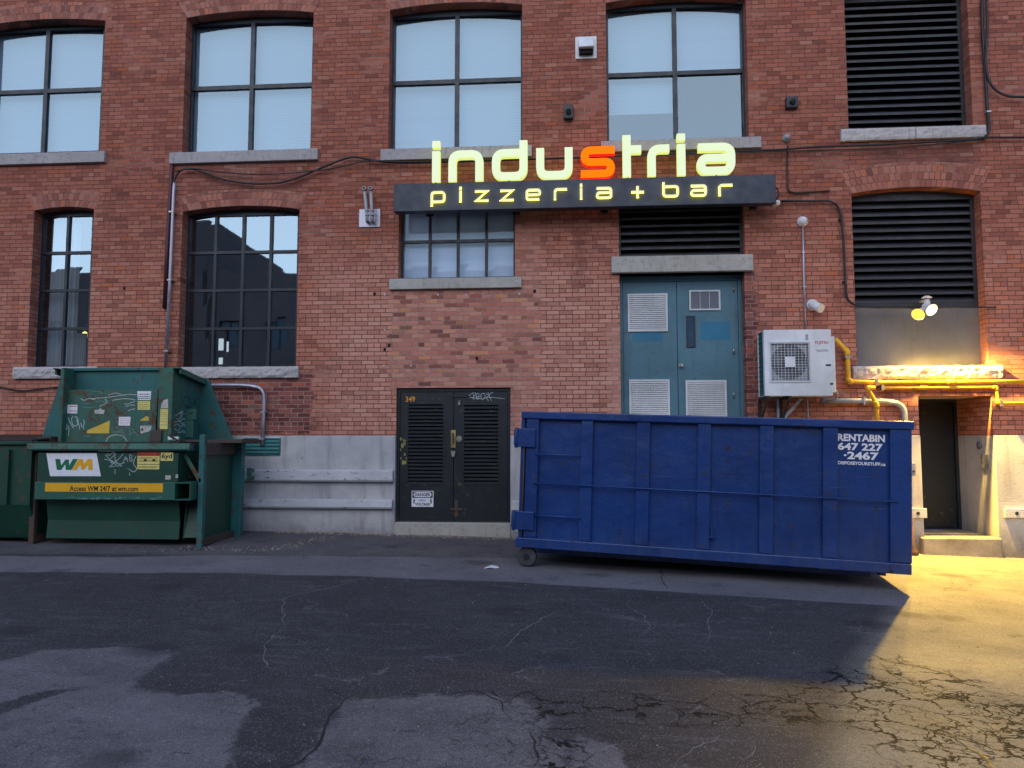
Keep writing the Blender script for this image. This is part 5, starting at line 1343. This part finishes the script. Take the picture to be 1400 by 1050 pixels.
# right frame: two posts, tie beam, floor skid
fp = WB(268, 745, 280, 594, 1.62); rp = WB(312, 735, 331, 600, .62)
def gp_(u, n): return gz(u, -n)
b = MB(); b.box(fp[0], fp[1], gp_(fp[0], 1.6) - .01, fp[3], 1.56, 1.62); b.box(fp[0], fp[0] + .04, gp_(fp[0], 1.6) - .01, fp[3] - .002, 1.46, 1.5595); b.build('post', 'teal_green', D, bevel=.006)
b = MB(); b.box(rp[0], rp[1], gp_(rp[0], .6) - .01, rp[3], .50, .62); b.build('post', 'teal_green', D, bevel=.006)
b = MB(); bt = WB(290, 622, 318, 606, 1.1); b.box(fp[1] - .05, fp[1] - .001, bt[2], bt[3], .621, 1.559); b.build('tie_beam', 'frame_rust', D, bevel=.006)
b = MB(); b.box(fp[0] - .02, fp[1] + .0, gz(fp[0], -1) - .0, gz(fp[0], -1) + .10, .50, 1.555); b.build('skid', 'frame_rust', D, bevel=.006)
b = MB(); b.box(fp[0] - .0, fp[0] + .025, gz(fp[0], -1) + .101, bt[2], .63, 1.45); b.build('side_wall', 'dark_green', D)
b = MB(); b.box(fp[0] - .001 - .55, fp[0] + .4, bt[3] + .002, bt[3] + .05, .45, 1.15); b.build('deck', 'frame_rust', D, bevel=.006)
# left frame
lp = WB(38, 744, 51, 620, 1.55)
b = MB(); b.box(lp[0], lp[1], gp_(lp[0], 1.5) - .01, lp[3], 1.48, 1.55); b.build('post', 'frame_rust', D, bevel=.006)
b = MB(); b.box(lp[0], lp[1], gp_(lp[0], 1.) + .0, gp_(lp[0], 1.) + .10, .45, 1.479); b.build('skid', 'frame_rust', D)
b = MB(); b.box(lp[1] + .001, fp[0] - .021, gz(cx, -.9) + .005, gz(cx, -.9) + .07, .55, .75); b.build('cross_member', 'frame_rust', D)
# stub arms reaching to the wall ledge
b = MB()
for (y0, y1) in ((641, 646), (651, 656)): q = WB(328, y1, 346, y0, .35); b.box(rp[1] + .001, q[1], q[2] + (q[3] - q[2]) * 0, q[3], .30, .36)
q = WB(326, 657, 332, 640, .40); b.box(rp[1] - .0, rp[1] + .06, q[2], q[3], .361, .42)
b.build('stub_arm', 'green_rusty', D)
q = WB(322, 622, 336, 600, .5); b = MB(); b.box(rp[1] + .0, q[1], q[2], q[3], .50, .56); b.build('bracket', 'green_rusty', D, bevel=.008)
b = MB(); q = WB(50, 604, 60, 597, 1.3); b.box(q[0], q[1] + .1, q[2], q[3], .9, 1.3); b.build('hinge', 'frame_rust', D)

# decals on the container front
def decal_box(name, x0, y0, x1, y1, n, mats, fn=None, pts=None, parent=D, th=.002):
    b = MB(); a, c, v0, v1 = WB(x0, y1, x1, y0, n); 
    if pts: b.prism([W(x, y, n) for x, y in pts][::-1], [], n, n + th)
    else: b.box(a, c, v0, v1, n, n + th)
    if fn: fn(b, a, c, v0, v1, n + th)
    return b.build(name, mats, parent)
def wm(b, a, c, v0, v1, n):
    # green W and amber M, slanted block strokes
    x0, x1, y0, y1 = W(75, 640, n)[0], W(127, 640, n)[0], W(100, 642.5, n)[1], W(100, 627.5, n)[1]
    X = lambda t: x0 + (x1 - x0) * t
    Y = lambda t: y0 + (y1 - y0) * t
    b.m = 1; b.prism([(X(0), Y(1)), (X(.13), Y(1)), (X(.165), Y(.42)), (X(.27), Y(.95)), (X(.36), Y(.95)), (X(.375), Y(.42)), (X(.47), Y(1)), (X(.60), Y(1)), (X(.44), Y(0)), (X(.29), Y(0)), (X(.27), Y(.5)), (X(.17), Y(0)), (X(.055), Y(0))][::-1], [], n, n + .001)
    b.m = 2; b.prism([(X(.445), Y(0)), (X(.62), Y(1)), (X(.73), Y(1)), (X(.755), Y(.55)), (X(.86), Y(1)), (X(.97), Y(1)), (X(1.0), Y(0)), (X(.885), Y(0)), (X(.875), Y(.5)), (X(.77), Y(.03)), (X(.70), Y(.03)), (X(.67), Y(.5)), (X(.57), Y(0))][::-1], [], n + .0012, n + .0022)
decal_box('logo_decal', 0, 0, 0, 0, nf + .001, ['sticker_white', 'ink_green', 'sticker_amber'], lambda b, a, c, v0, v1, n: wm(b, a, c, v0, v1, n), pts=[(63.5, 619.8), (132, 619.5), (138, 651), (68.5, 651)])
def acc(b, a, c, v0, v1, n):
    b.m = 1; q = WB(95, 671.5, 189, 664.5, n); put_text(b, 'Access WM 24/7 at wm.com', q[0], q[1], q[2], q[3], n + .0008, .025)
decal_box('yellow_strip', 61.5, 661, 223, 672, nf + .0605, ['sticker_amber', 'ink_black'], acc)
def yd(b, a, c, v0, v1, n):
    b.m = 1; put_text(b, '6yd', a + (c - a) * .07, c - (c - a) * .07, v0 + (v1 - v0) * .12, v1 - (v1 - v0) * .16, n + .0008, .03)
decal_box('size_decal', 219.5, 618.5, 237, 630, nf + .001, ['sticker_pale', 'ink_black'], yd)
def caution(b, a, c, v0, v1, n):
    h_ = v1 - v0; w_ = c - a
    b.m = 1; b.box(a, c, v1 - h_ * .22, v1, n, n + .0008); b.m = 2
    b.cyl((a + w_ * .08, v1 - h_ * .12, n), (a + w_ * .08, v1 - h_ * .12, n + .0016), .012, 10); b.cyl((c - w_ * .08, v1 - h_ * .12, n), (c - w_ * .08, v1 - h_ * .12, n + .0016), .012, 10)
    rg = random.Random(2)
    for r_ in (.14, .30, .36, .47, .52, .84, .90):
        x = a + w_ * .06
        while x < c - w_ * .1:
            l_ = rg.uniform(.01, .04); b.box(x, min(c - w_ * .05, x + l_), v1 - h_ * r_ - .004, v1 - h_ * r_ + .002, n + .001, n + .0018); x += l_ + .01
    for t_ in (.3, .68): b.box(a + w_ * t_, a + w_ * t_ + .04, v0 + h_ * .46, v0 + h_ * .60, n + .001, n + .0016)
    b.box(a, c, v0 + h_ * .28, v0 + h_ * .31, n + .001, n + .0016)
decal_box('caution_decal', 187.5, 618.5, 218.5, 641.5, nf + .001, ['sticker_pale', 'sticker_red', 'ink_black'], caution)
for (x0, y0, x1, y1) in ((226, 650, 233.5, 655.5), (240, 648.5, 243.5, 653.5)): decal_box('small_decal', x0, y0, x1, y1, nf + .001, ['sticker_worn'])
rg = random.Random(21); b = MB()
for k in range(46):
    x = rg.choice([rg.gauss(135, 26), rg.gauss(120, 10), rg.uniform(90, 220)]); y = 681.5 + rg.gauss(0, 1.3)
    if not 62 < x < 234: continue
    u, v = W(x, y, nf + .06); rx, ry = rg.uniform(.006, .05), rg.uniform(.004, .012); v = max(v, q_ch[2] + ry + .002)
    b.prism([(u + rx * rg.uniform(.5, 1) * math.cos(g), v + ry * rg.uniform(.5, 1) * math.sin(g)) for g in [i * .785 for i in range(8)]], [], nf + .0602, nf + .0606 + .0001 * (k % 12))
b.build('scuffed_paint', 'scuff_pale', D)
b = MB(); z0 = vbm + .02
b.hexa([(c1 + .012, vl0 - .05, nf - .12), (c1 + .05, vl0 - .05, nf - .12), (c1 + .05, vl0 - .01, nf - .12), (c1 + .012, vl0 - .01, nf - .12)], [(c1 + .24, q_ch[3] + .0, nf - .10), (c1 + .28, q_ch[3] + .0, nf - .10), (c1 + .28, q_ch[3] + .05, nf - .10), (c1 + .24, q_ch[3] + .05, nf - .10)])
b.build('brace', 'green_rusty', D)
b = MB(); pc = [W(232, 596, 1.3), W(246, 603, 1.35), W(252, 640, 1.4), W(262, 655, 1.45)]
b.tube(rounded([(pc[0][0], pc[0][1], 1.3), (pc[1][0], pc[1][1], 1.36), (pc[2][0], pc[2][1], 1.4), (pc[3][0], pc[3][1], 1.45)], .08, 4), .013, 8); b.build('hose', 'rubber', D)
# decals on the hopper panel (it leans back a little, so each follows it)
hs = Vector((hn + .02, pv0 - .1)), Vector((hn - .02, pv1))
def hop_n(v): t_ = (v - hs[0].y) / (hs[1].y - hs[0].y); return hs[0].x + (hs[1].x - hs[0].x) * t_ 
ang = math.atan2(hs[1].x - hs[0].x, hs[1].y - hs[0].y)
HV = (Vector((0, 0, 1)) * math.cos(ang) - Vector((0, 1, 0)) * math.sin(ang)).normalized()
HF = Frame((0, -hs[0].x, hs[0].y), (1, 0, 0), HV, Vector((1, 0, 0)).cross(HV))
hpx = lambda x, y: HF.px(x, y, 0)
hz = lambda x, y: (40 + x * .15, 500 + y * .15)
def hdecal(name, pts, mats, fn=None, n=.001):
    b = MB(HF); P = [hpx(*hz(x, y)) for x, y in pts]; b.prism(P[::-1], [], n, n + .0015)
    if fn:
        us = [p[0] for p in P]; vs = [p[1] for p in P]; fn(b, min(us), max(us), min(vs), max(vs), n + .0015)
    return b.build(name, mats, hp)
def lines(rows, mi=1, seed=1, hgt=.010):
    def f(b, a, c, v0, v1, n):
        rg = random.Random(seed); b.m = mi; w_ = c - a; h_ = v1 - v0
        for r_ in rows:
            x = a + w_ * .10
            while x < c - w_ * .14:
                l_ = rg.uniform(.012, .035); b.box(x, min(x + l_, c - w_ * .08), v1 - h_ * r_ - hgt / 2, v1 - h_ * r_ + hgt / 2, n, n + .0006); x += l_ + .008
    return f
hdecal('notice', [(985, 232), (1112, 232), (1106, 312), (990, 312)], ['sticker_white', 'ink_black'], lines((.35, .62, .82), 1, 3, .013))
hdecal('notice', [(988, 322), (1103, 322), (1100, 402), (990, 402)], ['sticker_pale', 'ink_green'], lines((.15, .4, .6, .8), 1, 4, .008))
def dots(b, a, c, v0, v1, n):
    b.m = 1; b.cyl((a + .03, (v0 + v1) / 2 + .02, n), (a + .03, (v0 + v1) / 2 + .02, n + .001), .016, 12); b.box(a + .015, a + .045, v0 + .015, (v0 + v1) / 2 - .005, n, n + .0008)
    b.m = 2; b.box(a + .075, c - .01, v1 - .032, v1 - .02, n, n + .0008); b.box(a + .075, c - .01, v0 + .03, v0 + .042, n, n + .0008)
hdecal('notice', [(325, 355), (440, 357), (437, 435), (325, 433)], ['sticker_white', 'ink_black', 'ink_red'], dots)
hdecal('notice', [(818, 466), (925, 466), (918, 547), (815, 545)], ['sticker_white', 'ink_red'], lines((.2, .42, .62, .8), 1, 5, .006))
hdecal('torn_decal', [(528, 590), (735, 500), (728, 616), (526, 616)], ['sticker_yellow', 'ink_black'], None)
hdecal('torn_decal', [(1008, 500), (1070, 458), (1092, 470), (1088, 502)], ['sticker_yellow'])
hdecal('torn_decal', [(595, 405), (640, 400), (645, 380), (660, 400), (690, 405), (680, 440), (598, 436)], ['sticker_worn'])
hdecal('latch_plate', [(1012, 548), (1114, 545), (1112, 592), (1016, 620)], ['sticker_worn', 'ink_black'], lambda b, a, c, v0, v1, n: (setattr(b, 'm', 1), b.cyl((a + .035, (v0 + v1) / 2, n), (a + .035, (v0 + v1) / 2, n + .002), .018, 12)))
# drawn scratches and tags: each a thin line of paint
def tagpaint(F, pxf, curves, wd, mat, parent, n=.0012):
    b = MB(F)
    for k, pts in enumerate(curves):
        P = rounded([pxf(*q) for q in pts], .05, 4)
        b.stroke(P, wd, n, n + .0006 + .00012 * (k % 9))
    return b.build('graffiti', mat, parent)
C1 = [[(310, 510), (335, 535), (365, 560), (358, 640)], [(355, 470), (372, 520), (405, 570)], [(400, 460), (385, 480), (390, 530), (420, 560), (450, 520), (440, 470), (415, 465)], [(430, 490), (455, 540), (460, 580)], [(495, 490), (505, 520), (490, 560), (500, 580)], [(320, 545), (350, 575), (330, 580)], [(470, 520), (480, 560)]]
C2 = [[(700, 692), (715, 655), (760, 632), (815, 630), (865, 645), (892, 690)], [(720, 268), (780, 245), (840, 262)], [(560, 300), (700, 290), (830, 272), (900, 262), (980, 265)], [(760, 315), (850, 300), (920, 302), (965, 312)], [(870, 350), (910, 345), (965, 325)], [(880, 372), (915, 358), (965, 360)], [(900, 410), (930, 400), (965, 392)], [(470, 300), (500, 320), (540, 295), (600, 310)], [(640, 370), (690, 350), (715, 330), (690, 300)]]
C3 = [[(750, 580), (800, 555), (860, 575), (820, 600), (760, 595)], [(760, 620), (830, 600), (900, 625), (960, 610)], [(860, 560), (940, 575), (990, 640)], [(780, 560), (840, 600), (880, 580)], [(905, 590), (935, 610), (915, 640)], [(800, 640), (850, 620), (890, 650)], [(500, 640), (530, 645), (555, 632), (552, 655)], [(470, 340), (520, 345), (560, 338)], [(580, 235), (640, 232), (670, 255)], [(480, 375), (560, 385), (600, 375)], [(600, 330), (650, 320), (700, 330), (740, 345)]]
tagpaint(HF, lambda x, y: hpx(*hz(x, y)), C1, .012, 'graffiti_white', hp)
tagpaint(HF, lambda x, y: hpx(*hz(x, y)), C2, .010, 'sticker_worn', hp)
tagpaint(HF, lambda x, y: hpx(*hz(x, y)), C3, .007, 'graffiti_faint', hp)
mz = lambda x, y: (40 + x / 4.6667, 600 + y / 4.6667)
C4 = [[(485, 100), (520, 140), (555, 165)], [(500, 90), (505, 110), (530, 90), (545, 85), (540, 110), (510, 130), (530, 160)], [(548, 92), (545, 135), (570, 165), (610, 150)], [(600, 95), (570, 130), (545, 150), (510, 180)], [(480, 130), (530, 140), (600, 175), (560, 170), (520, 180)], [(600, 150), (615, 105), (630, 148)], [(605, 130), (628, 128)], [(640, 100), (643, 148), (665, 135), (645, 122), (662, 108), (640, 100)], [(680, 110), (660, 160), (690, 190), (670, 215), (620, 185), (650, 200)], [(548, 195), (546, 225)], [(640, 215), (641, 235)]]
tagpaint(WALL, lambda x, y: W(*mz(x, y), nf + .001), C4, .0085, 'graffiti_white', D, nf + .0012)
# tags on the side wall of the hopper
SF = Frame((a + .0, 0, 0), (0, 1, 0), (0, 0, 1), (1, 0, 0))
sf = lambda x, y: SF.px(x / 3.5, 480 + y / 3.5, .001)
C5 = [[(868, 215), (880, 255), (890, 262)], [(880, 225), (905, 215), (905, 262), (885, 270)], [(905, 222), (925, 270), (930, 222), (945, 265)], [(895, 275), (915, 265)]]
C6 = [[(840, 310), (865, 290), (880, 300), (850, 330)], [(868, 280), (866, 320)], [(858, 300), (878, 288)], [(835, 340), (860, 335), (880, 320), (895, 335), (870, 350)], [(830, 360), (850, 345), (865, 365), (850, 385), (835, 370)], [(865, 360), (890, 350), (910, 365), (895, 385), (870, 380)], [(900, 330), (915, 350), (905, 370)], [(850, 390), (875, 385), (895, 400), (915, 390)], [(880, 300), (900, 310), (905, 330)], [(845, 320), (870, 345), (890, 365)]]
tagpaint(SF, sf, C5, .012, 'ink_black', D); tagpaint(SF, sf, C6, .012, 'graffiti_white', D)
# decals on the right hopper post
qn = 1.2205
decal_box('notice', 0, 0, 0, 0, qn, ['sticker_worn', 'ink_grey'], None, pts=[(221, 552), (224, 547), (230, 545), (230, 558), (220, 558)])
b_ = lambda b, a_, c_, v0, v1, n: lines((.06, .2, .28, .36, .5, .62, .8), 1, 9, .005)(b, a_, c_, v0, v1, n)
decal_box('notice', 218.5, 559, 230, 586.5, qn, ['sticker_pale', 'ink_black'], b_)
for (x0, x1, y0, y1) in ((229.5, 236, 596.5, 601), (238, 244, 597, 602)):
    decal_box('notice', x0, y0, x1, y1, 1.30, ['sticker_white'])
q = WB(206, 604, 214, 588, 1.225); MB().box(q[0], q[1] + .09, q[2], q[3], 1.2205, 1.26).build('hinge', 'frame_rust', D, bevel=.006)
q = WB(228, 603, 246, 596, 1.299); MB().box(q[0], q[1], q[2], q[3], 1.2205, 1.2995).build('bracket', 'green_rusty', D)

# neighbouring green container, cut by the left edge
nn_ = 1.62; cu = W(-20, 740, 1.2)[0]
D2 = empty('dumpster', (cu, -1.1, gz(cu, -1.1)), 'dark green dumpster with closed black lid, cut off by the left edge', 'dumpster')
a0_, a1_ = W(-140, 670, nn_)[0], W(43, 670, nn_)[0]; vt_ = W(20, 608, nn_)[1]; vb_ = W(20, 738, nn_)[1]
b = MB(); b.extr([(.5, vt_), (nn_, vt_), (nn_, W(20, 690, nn_)[1]), (nn_ - .2, vb_), (.7, vb_)], a0_, a1_ - .02); b.build('body', 'dark_green', D2, bevel=.008)
for x in (-90, -40, 10): q = WB(x, 735, x + 6, 610, nn_); MB().box(q[0], q[1], W(20, 690, nn_)[1], q[3] - .05, nn_ + .0005, nn_ + .05).build('rib', 'dark_green', D2, bevel=.006)
b = MB(); b.box(a0_ - .03, a1_ + .01, vt_ + .001, vt_ + .05, .48, nn_ + .05); b.build('rim', 'dark_green', D2, bevel=.008)
b = MB(); b.extr([(.48, vt_ + .12), (nn_ + .03, vt_ + .051), (nn_ + .03, vt_ + .07), (.48, vt_ + .15)], a0_ - .02, a1_); b.build('lid', 'rubber', D2, bevel=.008)
for u_ in (a0_ + .3, a1_ - .25):
    for n_ in (.85, 1.3): b = MB(); g_ = gsurf(u_, -n_); b.tube([(u_ - .03, g_ + .075, n_), (u_ + .03, g_ + .075, n_)], .075, 16); b.box(u_ - .045, u_ + .045, g_ + .10, vb_ - .001, n_ - .03, n_ + .03); b.build('wheel', 'rubber', D2)

# ------------------------------------------------------------------ small things on the ground
p = G(346, 722); gx, gy = p.x, p.y
t = empty('bait_bowl', (gx, gy, gz(gx, gy)), 'small upturned black bowl with a white tag on the ground beside the green frame', 'bowl')
GF = Frame((gx, gy, gsurf(gx, gy)), (1, 0, 0), (0, 1, 0), (0, 0, 1))
b = MB(GF); b.tube([(0, 0, 0), (0, 0, .03), (0, 0, .07), (0, 0, .10), (0, 0, .11)], [.20, .19, .15, .10, .05], 22); b.build('shell', 'bowl_black', t)
b = MB(GF); b.box(-.02, .05, -.215, -.19, .012, .062); b.build('tag', 'paper_white', t)
p = G(672, 777); b = MB(Frame((p.x, p.y, gsurf(p.x, p.y)), (1, .1, 0), (-.1, 1, 0), (0, 0, 1)))
pp = [(-.09, -.03, .006), (-.02, -.05, .02), (.05, -.035, .008), (.09, -.02, .012), (.07, .03, .02), (.0, .045, .03), (-.06, .03, .012)]
b.add([b.F.p(*q) for q in pp] + [b.F.p(q[0], q[1], q[2] - .005) for q in pp], [tuple(range(7)), tuple(range(13, 6, -1))] + [(i, 7 + i, 7 + (i + 1) % 7, (i + 1) % 7) for i in range(7)])
b.build('paper_scrap', 'paper_white', None, label='crumpled scrap of white paper on the asphalt in front of the black doors', cat='litter')
rg = random.Random(11); b = MB()
for k in range(2100):
    t_ = rg.random()
    if t_ < .55: x = rg.uniform(-4.6, .2); y = -abs(rg.gauss(0, .10)) - .03
    elif t_ < .60: x = rg.uniform(-5.6, -4.0); y = -abs(rg.gauss(1.75, .14))
    elif t_ < .67: q_ = rg.random(); x = -4.05 + .45 * q_ + rg.gauss(0, .10); y = -1.85 + 1.5 * q_ + rg.gauss(0, .12)
    elif t_ < .73: x = rg.uniform(5.2, 7.5); y = -abs(rg.gauss(0, .08)) - .18
    else: x = rg.uniform(-5.5, 5.5); y = rg.uniform(-8.2, -.2)
    if t_ < .55 and bd[0] - .02 < x < bd[1] + .02: y -= .05
    s_ = rg.uniform(.007, .021) * (1 if t_ < .73 else .5); g_ = gsurf(x, y); an = rg.uniform(0, 6.28); b.m = rg.randrange(3)
    ca, sa = math.cos(an) * s_, math.sin(an) * s_; hh = s_ * rg.uniform(.25, .8)
    b.add([Vector((x + ca, y + sa, g_)), Vector((x - sa * .7, y + ca * .7, g_)), Vector((x - ca, y - sa, g_)), Vector((x + sa * .7, y - ca * .7, g_)), Vector((x, y, g_ + hh))], [(0, 1, 4), (1, 2, 4), (2, 3, 4), (3, 0, 4)])
b.build('gravel', ['leaf_brown', 'leaf_straw', 'concrete'], None, kind='stuff', label='gravel, leaf crumbs and grit gathered along the foot of the wall')

# ------------------------------------------------------------------ buildings across the yard (seen mirrored in the lower panes)
def far_block(x0, x1, y0, y1, h_, lab, steps=()):
    t = empty('brick_building', ((x0 + x1) / 2, y1, 0), lab, 'building')
    FR = Frame((0, y1, 0), (1, 0, 0), (0, 0, 1), (0, 1, 0)); g_ = gz(0, y1)
    wl = []
    b = MB(FR); nx_ = int((x1 - x0) / 3.2); cells = []
    for i in range(nx_):
        for j in range(int((h_ - 1.5) / 3.4)):
            a_ = x0 + .8 + i * (x1 - x0 - .6) / nx_; cells.append((a_, a_ + 1.5, g_ + 1.2 + j * 3.4, g_ + 3.2 + j * 3.4))
    b.prism(rect(x0, x1, g_ - .3, h_), [rect(*c) for c in cells], -.4, 0)
    b.box(x0, x1, g_ - .3, h_ - .01, y0 - y1, -.401)
    for (sx0, sx1, sh) in steps: b.box(sx0, sx1, h_ - .02, sh, y0 - y1 + .5, -1.2)
    b.build('wall', 'opposite_brick', t)
    for c in cells:
        b = MB(FR); b.prism(rect(*c), [rect(c[0] + .08, (c[0] + c[1]) / 2 - .03, c[2] + .08, c[3] - .08), rect((c[0] + c[1]) / 2 + .03, c[1] - .08, c[2] + .08, c[3] - .08)], -.3, -.2); b.m = 1; b.box(c[0] + .08, c[1] - .08, c[2] + .08, c[3] - .08, -.29, -.27); b.build('window', ['frame_paint', 'opposite_glass'], t)
far_block(-60, -31.2, -52, -38, 13.6, 'wide dark brick block across the yard, furthest to the left')
far_block(-31.1, -25.6, -53, -38.4, 17.0, 'narrow tall dark brick tower between two lower blocks across the yard')
far_block(-25.5, 26, -54, -38.8, 13.4, 'lower dark brick block across the yard, stretching right')
